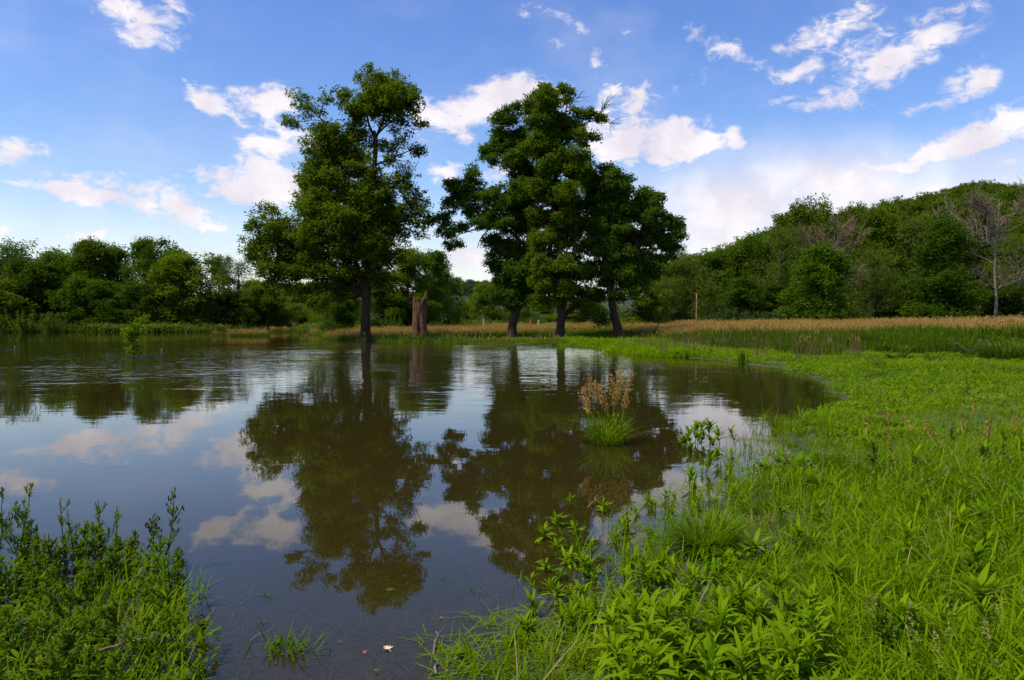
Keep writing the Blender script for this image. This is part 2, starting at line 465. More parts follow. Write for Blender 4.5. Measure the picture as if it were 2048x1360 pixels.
# ground
m, t = new_mat('ground_soil'); M['ground'] = m
geo = t.n('ShaderNodeNewGeometry'); pos = geo.outputs['Position']
n1 = t.noise(pos, 0.35, 6, 0.6); n2 = t.noise(pos, 9.0, 6, 0.7)
soil = t.mix(n2, (0.030, 0.024, 0.011, 1), (0.062, 0.050, 0.022, 1))
green = t.mix(n2, (0.035, 0.075, 0.010, 1), (0.085, 0.140, 0.020, 1))
sz = t.n('ShaderNodeSeparateXYZ'); t.put(sz.inputs[0], pos)
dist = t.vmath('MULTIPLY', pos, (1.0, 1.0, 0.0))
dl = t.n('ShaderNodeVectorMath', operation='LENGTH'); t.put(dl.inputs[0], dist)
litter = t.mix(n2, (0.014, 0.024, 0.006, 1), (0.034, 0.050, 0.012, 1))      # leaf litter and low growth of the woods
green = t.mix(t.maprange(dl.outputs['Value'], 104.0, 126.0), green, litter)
onland = t.maprange(t.math('ADD', sz.outputs[2], t.math('MULTIPLY', t.math('SUBTRACT', n1, 0.5), 0.1)), -0.01, 0.10, 0.0, 0.85)
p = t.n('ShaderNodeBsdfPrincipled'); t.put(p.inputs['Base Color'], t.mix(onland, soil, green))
t.put(p.inputs['Roughness'], 0.95)
b = t.n('ShaderNodeBump'); t.put(b.inputs['Distance'], 0.05); t.put(b.inputs['Height'], n2); t.t.links.new(b.outputs[0], p.inputs['Normal'])
o = t.n('ShaderNodeOutputMaterial'); t.t.links.new(p.outputs[0], o.inputs[0])

# water: clear reflections over brown, slightly see-through flood water; wind ripples further out
m, t = new_mat('flood_water'); M['water'] = m
geo = t.n('ShaderNodeNewGeometry'); pos = geo.outputs['Position']
sz = t.n('ShaderNodeSeparateXYZ'); t.put(sz.inputs[0], pos)
mp = t.n('ShaderNodeMapping'); t.put(mp.inputs[0], pos); mp.inputs['Scale'].default_value = (0.75, 1.15, 1); mp.inputs['Rotation'].default_value = (0, 0, math.radians(14))
rip = t.noise(mp.outputs[0], 2.6, 3, 0.5, 0.3)
swl = t.noise(mp.outputs[0], 0.9, 2, 0.5)
wind = t.maprange(sz.outputs[1], 11.0, 26.0, 0.05, 1.0)
calm = t.maprange(sz.outputs[1], 44.0, 60.0, 1.0, 0.22)
right = t.maprange(sz.outputs[0], 2.0, 10.0, 1.0, 0.35)
patch = t.maprange(t.noise(pos, 0.10, 3, 0.5), 0.38, 0.62, 0.35, 1.15)
amp = t.math('MULTIPLY', t.math('MULTIPLY', wind, calm), t.math('MULTIPLY', patch, right))
hgt = t.math('ADD', t.math('MULTIPLY', rip, 0.016), t.math('MULTIPLY', swl, 0.030))
hgt = t.math('MULTIPLY', hgt, amp)
b = t.n('ShaderNodeBump'); t.put(b.inputs['Strength'], 1.0); t.put(b.inputs['Distance'], 1.0); t.put(b.inputs['Height'], hgt)
fr = t.n('ShaderNodeFresnel'); fr.inputs['IOR'].default_value = 1.333; t.t.links.new(b.outputs[0], fr.inputs['Normal'])
gl = t.n('ShaderNodeBsdfGlossy'); gl.inputs['Roughness'].default_value = 0.015; gl.inputs[0].default_value = (1, 1, 1, 1); t.t.links.new(b.outputs[0], gl.inputs['Normal'])
mud = t.n('ShaderNodeBsdfDiffuse'); mud.inputs[0].default_value = (0.041, 0.031, 0.005, 1)
tp = t.n('ShaderNodeBsdfTransparent'); tp.inputs[0].default_value = (0.62, 0.60, 0.46, 1)
mx = t.n('ShaderNodeMixShader'); mx.inputs[0].default_value = 0.50
t.t.links.new(mud.outputs[0], mx.inputs[1]); t.t.links.new(tp.outputs[0], mx.inputs[2])
mx2 = t.n('ShaderNodeMixShader'); t.t.links.new(fr.outputs[0], mx2.inputs[0]); t.t.links.new(mx.outputs[0], mx2.inputs[1]); t.t.links.new(gl.outputs[0], mx2.inputs[2])
o = t.n('ShaderNodeOutputMaterial'); t.t.links.new(mx2.outputs[0], o.inputs[0])

# ------------------------------------------------------------------ terrain
SHORE_PX = [(925, 1470), (1000, 1395), (1090, 1340), (1165, 1300), (1235, 1262), (1300, 1215), (1352, 1160), (1395, 1105), (1440, 1045), (1492, 985), (1540, 930), (1562, 880), (1600, 838), (1660, 812),
            (1692, 797), (1650, 780), (1655, 765), (1590, 745), (1530, 733), (1440, 721), (1370, 715), (1290, 711), (1250, 703), (1195, 694),
            (1110, 690), (1000, 690), (900, 684), (760, 683), (690, 680), (650, 674), (640, 668), (655, 662), (640, 658), (600, 656.5), (565, 657.5), (540, 661)]
shore = [gp(x, y)[:2] for x, y in SHORE_PX]
shore += [np.array(v) for v in [(-38, 92), (-44, 90), (-52, 93), (-60, 91), (-70, 94), (-90, 95), (-130, 96), (-130, 30), (-60, 6), (-20, 3.0), (-6, 2.6), (-1.5, 2.5)]]
SH = np.array(shore)


def shore_dist(x, y):
    """metres inland from the waterline (negative over the water)"""
    sh = x.shape; p = np.stack([x.ravel(), y.ravel()], -1)
    best = np.full(len(p), 1e9); ins = np.zeros(len(p), bool)
    n = len(SH)
    for i in range(n):
        a, c = SH[i], SH[(i + 1) % n]
        ab = c - a
        tt = np.clip(((p - a) @ ab) / (ab @ ab), 0, 1)
        best = np.minimum(best, np.hypot(*(p - a - tt[:, None] * ab).T))
        cond = ((a[1] > p[:, 1]) != (c[1] > p[:, 1]))
        if abs(ab[1]) > 1e-9:
            ins ^= cond & (p[:, 0] < a[0] + (p[:, 1] - a[1]) * ab[0] / ab[1])
    return np.where(ins, -best, best).reshape(sh)


def vnoise(x, y, s, seed=0):
    """smooth value noise"""
    rs = np.random.default_rng(seed); T = rs.uniform(-1, 1, (256, 256))
    u, v = x / s, y / s
    i, j = np.floor(u).astype(int), np.floor(v).astype(int)
    f, g = u - i, v - j
    f, g = f * f * (3 - 2 * f), g * g * (3 - 2 * g)
    q = lambda a, c: T[a % 256, c % 256]
    return (q(i, j) * (1 - f) + q(i + 1, j) * f) * (1 - g) + (q(i, j + 1) * (1 - f) + q(i + 1, j + 1) * f) * g


def sstep(a, c, x):
    tt = np.clip((x - a) / (c - a), 0, 1)
    return tt * tt * (3 - 2 * tt)


RIDGE_PX = np.array([[1080, 636], [1180, 625], [1280, 600], [1340, 585], [1400, 566], [1500, 532], [1600, 502], [1700, 482], [1800, 462], [1900, 440], [1960, 430], [2048, 436], [2300, 446], [2800, 460], [3600, 636]])
PUDDLES = [(gp(1748, 832)[:2], 0.30, 0.12), (gp(1762, 850)[:2], 0.28, 0.14), (gp(1778, 872)[:2], 0.25, 0.14), (gp(1440, 1250)[:2], .16, .05), (gp(1640, 805)[:2], .5, .1),
           (gp(1480, 1105)[:2], 0.22, 0.07), (gp(1525, 1120)[:2], 0.18, 0.05), (gp(1700, 1010)[:2], 0.2, 0.05), (gp(1560, 1010)[:2], 0.28, 0.07), (gp(1500, 1050)[:2], 0.2, 0.07)]


def height(x, y):
    x = np.asarray(x, float); y = np.asarray(y, float)
    s = shore_dist(x, y)
    d = np.hypot(x, y)
    land = 0.03 + 0.10 * sstep(0, 2.5, s) + 0.12 * sstep(2, 25, s)
    wet = -0.05 - 0.14 * sstep(0, 1.6, -s) - 0.5 * sstep(1.5, 9, -s)
    near = np.exp(-((x + 1.9) ** 2 / 1.6 + (y - 3.6) ** 2 / 4.5))
    wet = wet * (1 - 0.6 * near)
    h = np.where(s > 0, land, wet)
    h = np.where(np.abs(s) < 0.5, wet * 0 + (-0.05 - 0.05 * np.clip(-s, 0, .5) * 2) * (0.5 - s) + (0.05) * (0.5 + s), h)
    h += 0.035 * vnoise(x, y, 0.55, 1) * (s > -1.5) + 0.05 * vnoise(x, y, 3.1, 2) * sstep(1, 4, s)
    for (c, r, dep) in PUDDLES:
        h -= dep * np.exp(-((x - c[0]) ** 2 + (y - c[1]) ** 2) / r ** 2)
    a = x / np.maximum(y, 1.0) * F_PX + CX
    rz = (636 - np.interp(a, RIDGE_PX[:, 0], RIDGE_PX[:, 1])) / F_PX * 260
    rz = np.where(y > 20, rz, 0)
    h += rz * sstep(132, 262, d) * (1 + 0.05 * vnoise(x, y, 40, 3))
    h += 34 * np.exp(-((a - 900) / 520) ** 2) * sstep(560, 900, d) * (y > 0) * (1 + 0.12 * vnoise(x, y, 130, 5))
    h += 0.15 * sstep(100, 150, d) + sstep(110, 150, d) * 0.3 * vnoise(x, y, 12, 4)
    return h


def H1(x, y): return float(height(np.array([x]), np.array([y]))[0])


rad = np.concatenate([[0.0], np.geomspace(0.4, 140, 250), np.geomspace(146, 4500, 60)])
aa = np.concatenate([np.linspace(-0.8, 0.8, 300), np.linspace(0.8, 2 * PI - 0.8, 60)[1:-1]])
AA, RR = np.meshgrid(aa, rad)
gx, gy = RR * np.sin(AA), RR * np.cos(AA)
gz = height(gx, gy)
nA = len(aa)
i = np.arange(len(rad) - 1)[:, None] * nA; j = np.arange(nA)[None]; k = (j + 1) % nA
quads = np.stack([i + j, i + nA + j, i + nA + k, i + k], -1).reshape(-1, 4)[:, ::-1]
g = obj('ground', mesh_from('ground', np.stack([gx, gy, gz], -1).reshape(-1, 3), [quads], [M['ground']], smooth=True))
g['kind'] = 'structure'
wm = mesh_from('water', [(-150, -6, 0), (70, -6, 0), (70, 125, 0), (-150, 125, 0)], [[(0, 1, 2, 3)]], [M['water']])
wa = obj('water', wm); wa['kind'] = 'structure'

# ------------------------------------------------------------------ hero trees
def P3(px, py, Y, dy=0.0):
    v = at(px, py, Y); v[1] += dy
    return v


def hero(name, label, base, D, trunk, stems, blobs, n_leaf, mat, twig_blobs=(), leaf=(0.23, 0.105), seed=1, group=None, deep=0.5, bare=(), clus=24, cr=0.40):
    """trunk, stems: pixel polylines [(px, py, radius_px, depth_m)]; blobs: leafy masses (px, py, rx, ry[, depth_m]) standing at distance D"""
    global R
    R = np.random.default_rng(seed)
    b0 = gp(*base)
    b0 = at(base[0], base[1], D); b0[2] = H1(b0[0], b0[1]) - 0.25
    root = thing(name, label, 'tree', b0, group=group)
    S = D / F_PX
    off = -b0
    def path(pl):
        P = np.array([P3(x, y, D, dy) for x, y, r, dy in pl]) + off
        r = np.array([q[2] * S for q in pl])
        tt = np.linspace(0, len(pl) - 1, (len(pl) - 1) * 4 + 1)
        out = np.stack([np.interp(tt, np.arange(len(pl)), P[:, c]) for c in range(3)], -1)
        for _ in range(2): out[1:-1] = (out[:-2] + 2 * out[1:-1] + out[2:]) / 4
        return out, np.interp(tt, np.arange(len(pl)), r)
    tp, tr_ = path(trunk)
    tp[0, 2] = -0.2 if len(tp) else 0
    tr_ = tr_ * (1 + 0.55 * np.exp(-np.maximum(tp[:, 2] - 0.2, 0) / 0.45))
    V, fs = tube(tp, tr_, 12, 0.07)
    obj('trunk', mesh_from(name + '_trunk', V, fs, [M['bark']], smooth=True), root)
    skel = [(tp[len(tp) // 3:], tr_[len(tp) // 3:])]
    for pl in stems:
        sp, sr = path(pl)
        V, fs = tube(sp, sr, 8, 0.08)
        obj('limb', mesh_from(name + '_limb', V, fs, [M['bark']], smooth=True), root)
        skel.append((sp, sr))
    SP = np.concatenate([s[0] for s in skel]); SR = np.concatenate([s[1] for s in skel])
    full = []
    for bl in blobs:
        x, y, rx, ry = bl[:4]
        big = rx > 34
        dz = bl[4] if len(bl) > 4 else R.uniform(-0.5, 0.5) * min(rx * S * 1.6, 3.5)
        c = P3(x, y, D) + off
        full.append([c[0], c[1] + dz, c[2], rx * S * 1.1, rx * S, ry * S * 1.1])
        if big and len(bl) <= 4:
            for sg in ((-1, 1) if R.uniform() < .6 else (R.choice((-1, 1)),)):
                q = R.uniform(0.50, 0.80)
                full.append([c[0] + R.uniform(-.25, .25) * rx * S, c[1] + sg * R.uniform(0.7, 1.3) * rx * S, c[2] + R.uniform(-.3, .2) * ry * S, rx * S * q, rx * S * q, ry * S * q])
    full = np.array(full)
    # a branch with twigs into each leafy mass
    tw = []
    for bl in full:
        c = bl[:3]
        dist = np.linalg.norm(SP - c, axis=1) + np.maximum(SP[:, 2] - c[2], 0) * 1.8
        kx = int(np.argmin(dist)); p0 = SP[kx]; r0 = min(SR[kx] * 0.55, 0.02 + 0.016 * np.linalg.norm(c - p0))
        pa = bend(p0, c, 7, R.uniform(0.0, 0.06), 0.03)
        parts = [tube(pa, np.linspace(r0, max(0.018, r0 * 0.3), 7), 6)]
        for _ in range(7):
            e = c + unit(R.normal(0, 1, 3)) * bl[3:6] * R.uniform(0.6, 1.0)
            s0 = pa[R.integers(3, 7)]
            parts.append(tube(bend(s0, e, 5, R.uniform(-.03, .08), 0.05), np.linspace(max(0.02, r0 * 0.35), 0.008, 5), 4, cap=False))
        V, fs = join(parts)
        if np.linalg.norm(c - p0) > 1.8:
            obj('branch', mesh_from(name + '_branch', V, fs, [M['bark']], smooth=True), root)
        else:
            tw.append((V, fs))
    for pl in bare:                                       # dead twigs standing clear of the leaves
        parts = []
        bp, br = path(pl)
        parts.append(tube(bp, br, 5, cap=False))
        for _ in range(16):
            s0 = bp[R.integers(len(bp) // 3, len(bp))]
            dv = unit(bp[-1] - bp[0]) + R.normal(0, .5, 3)
            e = s0 + unit(dv) * R.uniform(.5, 1.5)
            parts.append(tube(bend(s0, e, 4, 0.03, 0.06), np.linspace(0.02, 0.007, 4), 4, cap=False))
        V, fs = join(parts)
        obj('dead_branch', mesh_from(name + '_dead', V, fs, [M['bark2']], smooth=True), root)
    if tw:
        V, fs = join(tw)
        tg = obj('twigs', mesh_from(name + '_twigs', V, fs, [M['bark']], smooth=True), root); tg['kind'] = 'stuff'
    # leaves sit in drooping sprays, many small ones per leafy mass
    sub = []
    for bl in full:
        k = max(8, int(38 * R.uniform(.35, 1.15) * (bl[3] * bl[5]) ** 0.7))
        d = unit(R.normal(0, 1, (k, 3)))
        q = R.uniform(0.14, 0.34, k)
        cc = bl[:3] + d * bl[3:6] * (R.uniform(0.30, 0.95, k))[:, None]
        for a_, q_ in zip(cc, q):
            rr_ = max(0.20, q_ * min(bl[3], bl[5]))
            sub.append([*a_, rr_ * 1.1, rr_ * 1.1, rr_ * 0.8])
    Pn, On = crown_points(sub, n_leaf, clus=14, cr=0.20, shell=0.3, flat=0.75)
    V, fs = leaves(Pn, leaf[0], leaf[1], On * 0.6, 0.35, 0.6)
    cr_ = obj('crown', mesh_from(name + '_crown', V, fs, [M[mat]]), root)
    return root


DT = 55.0
T1 = [(752, 172, 32, 30), (798, 165, 28, 24), (720, 158, 16, 16), (780, 205, 50, 40), (825, 215, 30, 34), (842, 248, 18, 16), (745, 215, 40, 36), (800, 250, 34, 24), (715, 232, 26, 26),
      (712, 272, 28, 26), (728, 312, 26, 24), (775, 303, 20, 14), (800, 288, 26, 14), (738, 288, 22, 18), (765, 285, 20, 14), (700, 248, 24, 20), (600, 200, 27, 24), (588, 248, 22, 15), (628, 225, 34, 28), (665, 200, 30, 22), (690, 195, 22, 26), (640, 262, 34, 24),
      (660, 290, 42, 36), (640, 330, 40, 34), (690, 320, 44, 40), (628, 375, 34, 34), (680, 375, 48, 40), (740, 350, 40, 36), (790, 325, 26, 24), (820, 348, 26, 20), (800, 375, 36, 26), (760, 395, 44, 40), (835, 300, 16, 14),
      (640, 420, 44, 36), (700, 440, 56, 42), (770, 440, 50, 38), (820, 425, 34, 26), (850, 415, 20, 16), (838, 468, 24, 14), (862, 440, 12, 12), (800, 470, 30, 20), (612, 350, 26, 26), (610, 400, 30, 28), (660, 360, 40, 34), (825, 395, 30, 22), (845, 445, 24, 18), (720, 400, 46, 38),
      (535, 425, 30, 24), (515, 455, 26, 24), (560, 452, 36, 30), (505, 492, 26, 26), (540, 495, 40, 34), (590, 480, 48, 38), (520, 530, 26, 24), (560, 540, 42, 32), (540, 565, 24, 20),
      (620, 520, 48, 36), (680, 500, 50, 40), (740, 500, 44, 40), (590, 560, 34, 22), (640, 570, 38, 22), (780, 515, 32, 30), (700, 545, 46, 32), (760, 560, 30, 24), (680, 590, 30, 24), (600, 585, 30, 20), (640, 605, 34, 18), (705, 575, 34, 24), (575, 520, 36, 30), (555, 470, 30, 26), (640, 470, 46, 38), (690, 470, 44, 36), (760, 480, 36, 30), (660, 545, 40, 28), (610, 540, 36, 26)]
hero('silver_maple', 'tall dark green maple with upright trunk standing in the flood water, left of the stump', (731, 682), DT,
     [(731, 684, 10, 0), (731, 640, 9, 0), (733, 580, 8.6, 0), (738, 500, 7, 0), (741, 430, 6, 0), (748, 350, 5, 0), (752, 290, 4.2, 0), (748, 262, 3.4, 0)],
     [[(731, 590, 5, 0), (714, 520, 4.4, -.8), (706, 440, 3.8, -1.2), (698, 380, 3.2, -1.2), (688, 320, 2.4, -1), (670, 270, 1.6, -.8), (640, 235, 1, -.5), (612, 215, .6, 0)],
      [(749, 275, 3, 0), (735, 245, 2, 0.3), (728, 205, 1.3, .4), (722, 175, .7, .4)],
      [(752, 275, 3, 0), (770, 240, 2, -.4), (788, 200, 1.3, -.6), (795, 172, .7, -.5)],
      [(753, 270, 2.2, 0), (785, 238, 1.6, 0), (820, 225, 1, .4), (842, 248, .5, .5)],
      [(726, 592, 5, 0), (700, 572, 4, .4), (665, 550, 3.4, .8), (620, 520, 2.6, .6), (570, 490, 1.8, .2), (530, 470, 1, 0)],
      [(739, 470, 3.4, 0), (765, 440, 2.4, -.4), (800, 450, 1.6, -.5), (840, 470, .9, -.2), (862, 480, .5, 0)],
      [(744, 400, 2.8, 0), (780, 372, 1.8, .5), (815, 350, 1, .8), (835, 318, .5, .8)],
      [(750, 330, 2.2, 0), (790, 318, 1.3, -.5), (830, 300, .6, -.5)]],
     T1, 165000, 'maple', seed=11)

T2 = [(1012, 240, 26, 20), (1035, 222, 18, 16), (1000, 265, 22, 16), (970, 303, 16, 14), (1000, 295, 30, 22), (1040, 285, 34, 30), (985, 322, 16, 10), (1030, 325, 30, 26), (1055, 345, 30, 28),
      (942, 345, 14, 18), (952, 375, 20, 20), (925, 385, 26, 24), (905, 372, 14, 14), (900, 410, 22, 18), (940, 415, 30, 24), (975, 400, 28, 20), (1005, 395, 30, 24), (1040, 395, 36, 30),
      (888, 435, 16, 12), (895, 465, 18, 14), (920, 455, 22, 12), (905, 488, 20, 9), (965, 445, 28, 20), (1000, 440, 36, 28), (1040, 450, 38, 32), (990, 480, 26, 20), (1020, 500, 36, 28),
      (1000, 525, 26, 20), (1040, 545, 34, 26), (1005, 560, 26, 18), (1045, 580, 30, 24), (1025, 600, 28, 20), (1015, 575, 28, 24), (1060, 560, 26, 24), (1050, 530, 30, 28), (1000, 545, 24, 22), (985, 520, 18, 16), (990, 590, 18, 14), (1060, 500, 28, 26)]
hero('ash_tree', 'ash tree with slightly bent trunk and long limb reaching left, first right of the stump', (1024, 678), 56.0,
     [(1024, 680, 8.5, 0), (1024, 650, 8, 0), (1032, 625, 8, 0), (1042, 600, 7, 0), (1050, 560, 5.6, 0), (1058, 510, 5, 0), (1066, 460, 4, 0), (1056, 410, 3.4, 0), (1046, 350, 2.8, 0), (1036, 290, 1.8, 0)],
     [[(1032, 640, 4, 0), (1018, 605, 3.4, .5), (1012, 560, 2.6, .6), (1015, 510, 1.6, .6)],
      [(1058, 500, 3.6, 0), (1020, 462, 3, -.4), (985, 452, 2.4, -.5), (950, 460, 1.4, -.4), (915, 470, .7, 0)],
      [(1000, 455, 2.2, -.4), (970, 425, 1.6, -.6), (935, 410, 1, -.5), (905, 395, .5, 0)],
      [(1050, 380, 2, 0), (1020, 345, 1.4, .4), (990, 310, .8, .5)],
      [(1042, 330, 2, 0), (1025, 285, 1.2, -.3), (1012, 245, .6, -.3)],
      [(985, 452, 1.6, -.5), (960, 480, 1, -.5), (955, 498, .5, -.5)]],
     T2, 115000, 'ash_cool', leaf=(0.23, 0.095), seed=22)

T3 = [(1075, 185, 20, 14), (1095, 183, 20, 16), (1060, 208, 20, 18), (1092, 210, 32, 24), (1128, 178, 9, 8), (1142, 184, 8, 8), (1130, 200, 7, 7), (1115, 235, 32, 26), (1075, 245, 28, 24), (1152, 222, 16, 12), (1178, 230, 13, 9), (1200, 237, 9, 6), (1145, 252, 26, 20), (1110, 275, 38, 28), (1160, 280, 26, 18), (1185, 272, 12, 10),
      (1080, 300, 34, 28), (1135, 315, 36, 28), (1175, 312, 20, 16), (1100, 345, 40, 30), (1150, 350, 34, 26), (1180, 345, 16, 18), (1085, 385, 36, 28), (1130, 395, 42, 32), (1090, 430, 36, 30), (1140, 440, 44, 32), (1095, 480, 42, 30), (1150, 485, 44, 32),
      (1085, 530, 38, 28), (1130, 535, 46, 30), (1165, 540, 34, 28), (1090, 575, 36, 24), (1140, 580, 44, 24), (1180, 585, 30, 20), (1075, 605, 24, 14), (1115, 600, 30, 16), (1165, 612, 28, 14), (1190, 625, 24, 14), (1160, 636, 16, 10), (1205, 640, 14, 10)]
hero('ash_tree', 'tallest ash, middle trunk of the three, forking low with dead twigs at its top', (1121, 682), 54.0,
     [(1121, 684, 8.5, 0), (1121, 655, 8, 0), (1123, 630, 8, 0), (1118, 600, 5.6, 0), (1106, 560, 5, 0), (1098, 500, 4.6, 0), (1104, 430, 4.2, 0), (1112, 370, 3.8, 0), (1112, 310, 3.4, 0), (1106, 262, 3, 0), (1095, 225, 1.8, 0), (1085, 195, .9, 0)],
     [[(1124, 636, 5, 0), (1142, 618, 4.4, .3), (1165, 606, 3.8, .6), (1188, 592, 2.6, .8), (1200, 575, 1.4, .8)],
      [(1124, 634, 3.6, 0), (1136, 585, 3, -.8), (1146, 520, 2.4, -1.2), (1150, 450, 1.4, -1)],
      [(1110, 350, 3, 0), (1135, 322, 2, .3), (1160, 300, 1.2, .5), (1180, 275, .7, .6)],
      [(1108, 275, 2.4, 0), (1128, 240, 1.5, 0), (1135, 205, .9, 0), (1130, 180, .5, 0)],
      [(1112, 310, 2.2, 0), (1140, 275, 1.5, 0), (1165, 246, 1, 0), (1195, 240, .6, 0)],
      [(1112, 300, 2.2, 0), (1090, 270, 1.4, -.4), (1072, 240, .8, -.4)],
      [(1118, 606, 3, 0), (1095, 596, 2, .4), (1075, 600, 1, .6)]],
     T3, 125000, 'ash', leaf=(0.23, 0.10), seed=33,
     bare=[[(1160, 262, .9, 0), (1180, 242, .6, 0), (1205, 238, .45, 0), (1222, 246, .3, 0)], [(1190, 240, .5, 0), (1205, 222, .35, 0), (1212, 210, .25, 0)], [(1110, 225, .8, 0), (1135, 205, .5, 0), (1156, 196, .3, 0)]])

T4 = [(1218, 345, 24, 16), (1190, 368, 24, 22), (1225, 375, 34, 26), (1255, 392, 18, 20), (1180, 405, 26, 24), (1215, 415, 38, 28), (1250, 430, 26, 24), (1195, 450, 36, 28), (1235, 465, 36, 28), (1190, 495, 34, 28), (1230, 505, 38, 28), (1265, 480, 24, 22), (1200, 535, 34, 24), (1240, 545, 36, 24), (1215, 565, 26, 14),
      (1295, 392, 26, 20), (1318, 400, 12, 16), (1280, 415, 22, 20), (1310, 420, 22, 18), (1300, 445, 30, 22), (1335, 440, 18, 14), (1352, 450, 18, 14), (1355, 470, 18, 14), (1325, 470, 26, 18), (1290, 475, 28, 22), (1340, 490, 24, 14), (1300, 505, 30, 18), (1330, 515, 22, 10), (1270, 525, 30, 20), (1290, 545, 24, 12), (1255, 570, 22, 12), (1198, 590, 16, 12), (1240, 590, 28, 16), (1215, 490, 34, 28), (1260, 515, 28, 24), (1275, 560, 30, 20), (1310, 540, 26, 18)]
hero('ash_tree', 'ash tree with leaning trunk and wide crown, last of the row', (1238, 680), 54.5,
     [(1240, 682, 9.5, 0), (1236, 660, 8.6, 0), (1228, 630, 7.8, 0), (1222, 598, 7, 0), (1218, 560, 6.2, 0), (1210, 510, 5.4, 0), (1195, 460, 4.6, 0), (1180, 420, 3.6, 0), (1185, 375, 2, 0)],
     [[(1219, 570, 3.8, 0), (1240, 530, 3.2, -.4), (1270, 495, 2.4, -.6), (1300, 470, 1.6, -.5), (1340, 460, .8, -.2)],
      [(1212, 520, 3, 0), (1230, 470, 2.2, .5), (1240, 420, 1.4, .6), (1228, 370, .7, .4)],
      [(1265, 500, 2, -.6), (1285, 450, 1.2, -.4), (1298, 405, .6, -.2)],
      [(1221, 590, 2.4, 0), (1205, 582, 1.5, .3), (1190, 590, .8, .4)]],
     T4, 110000, 'ash_cool', leaf=(0.23, 0.10), seed=44)

# ------------------------------------------------------------------ background trees: a few kinds, each copied with its own size
R = np.random.default_rng(99)
PARK = []


def make_tree(kind, W, Ht, n, leaf, mat, trunk_h=0.2, prof=None, nb=34, cat='tree', shell=0.45, name='broadleaf_tree', bark='bark2', clus=20, cr=0.45):
    root = thing(name, kind, cat, (0, 0, 0))
    bl = []
    for q in range(nb):
        tz = R.uniform(0, 1)
        rr_ = prof(tz) * W / 2
        a_ = R.uniform(0, 2 * PI); rad_ = rr_ * (R.uniform(0.35, 0.95) if q % 4 else 0.15)
        r_ = max(0.09 * W, R.uniform(0.13, 0.22) * W * (0.55 + 0.5 * prof(tz)))
        z_ = Ht * (trunk_h + (1 - trunk_h) * tz)
        bl.append([rad_ * math.cos(a_), rad_ * math.sin(a_), min(z_, Ht - r_ * 1.05), r_, r_, r_ * R.uniform(1.0, 1.35)])
    parts = []
    tp = np.array([[0, 0, -0.3], [0.05, 0, Ht * 0.15], [0.0, .1, Ht * 0.4], [0.1, 0, Ht * 0.65], [0, 0, Ht * 0.88]]) + R.normal(0, 0.06, (5, 3)) * [1, 1, 0]
    tr0 = 0.016 * Ht + 0.07
    parts.append(tube(tp, tr0 * np.array([1.35, 1, .75, .45, .12]), 8, 0.06))
    for q in bl[:14]:
        z0 = min(q[2] * 0.7, Ht * 0.7)
        p0 = np.array([0, 0.02, max(z0, Ht * trunk_h * 0.6)])
        parts.append(tube(bend(p0, q[:3], 5, 0.03, 0.04), np.linspace(tr0 * 0.35, 0.03, 5), 5))
    V, fs = join(parts)
    obj('trunk', mesh_from(name + '_trunk', V, fs, [M[bark]], smooth=True), root)
    sub = []
    for q in bl:
        for _ in range(13):
            d = unit(R.normal(0, 1, 3)); k = R.uniform(.24, .45)
            sub.append([*(np.array(q[:3]) + d * np.array(q[3:6]) * R.uniform(.45, 1.0)), q[3] * k, q[3] * k, q[5] * k])
    Pn, On = crown_points(sub, n, clus, cr, shell, 0.75)
    V, fs = leaves(Pn, leaf[0], leaf[1], On * 0.6, 0.3, 0.6)
    obj('crown', mesh_from(name + '_crown', V, fs, [M[mat]]), root)
    root['w'] = W; root['h'] = Ht
    PARK.append(root)
    return root


round_p = lambda z: 0.35 + 0.75 * math.sin(PI * min(1, 0.15 + 0.80 * z)) ** 0.9 if z < 0.98 else 0.3
oval_p = lambda z: 0.45 + 0.55 * math.sin(PI * (0.12 + 0.82 * z))
cone_p = lambda z: 0.95 - 0.55 * z
spread_p = lambda z: 0.5 + 0.5 * math.sin(PI * (0.05 + 0.85 * z))
dome_p = lambda z: math.sqrt(max(0.05, 1 - (z * 0.93) ** 2))
K = {}
K['round'] = make_tree('p', 10, 12, 26000, (0.36, 0.20), 'maple', 0.05, round_p, 44)
K['round2'] = make_tree('p', 10, 12, 26000, (0.36, 0.20), 'maple', 0.05, dome_p, 44)
K['oval'] = make_tree('p', 8, 14, 24000, (0.36, 0.19), 'deep', 0.05, oval_p, 50)
K['oval2'] = make_tree('p', 8, 14, 24000, (0.34, 0.18), 'deep', 0.05, oval_p, 46)
K['cone'] = make_tree('p', 9, 14, 24000, (0.36, 0.18), 'deep', 0.02, cone_p, 54)
K['loose'] = make_tree('p', 10, 12, 8000, (0.50, 0.16), 'greygreen', 0.28, spread_p, 26, shell=0.6, cr=0.6)
K['sparse'] = make_tree('p', 10, 15, 12000, (0.30, 0.15), 'olive', 0.16, oval_p, 32, shell=0.5, cr=0.5)
K['soft'] = make_tree('p', 9, 11, 22000, (0.30, 0.13), 'olive', 0.05, dome_p, 44)
K['hill'] = make_tree('p', 11, 13, 3000, (0.75, 0.42), 'hill', 0.15, dome_p, 26, cr=0.7)
K['hill2'] = make_tree('p', 10, 14, 3000, (0.75, 0.42), 'hill', 0.15, round_p, 26, cr=0.7)


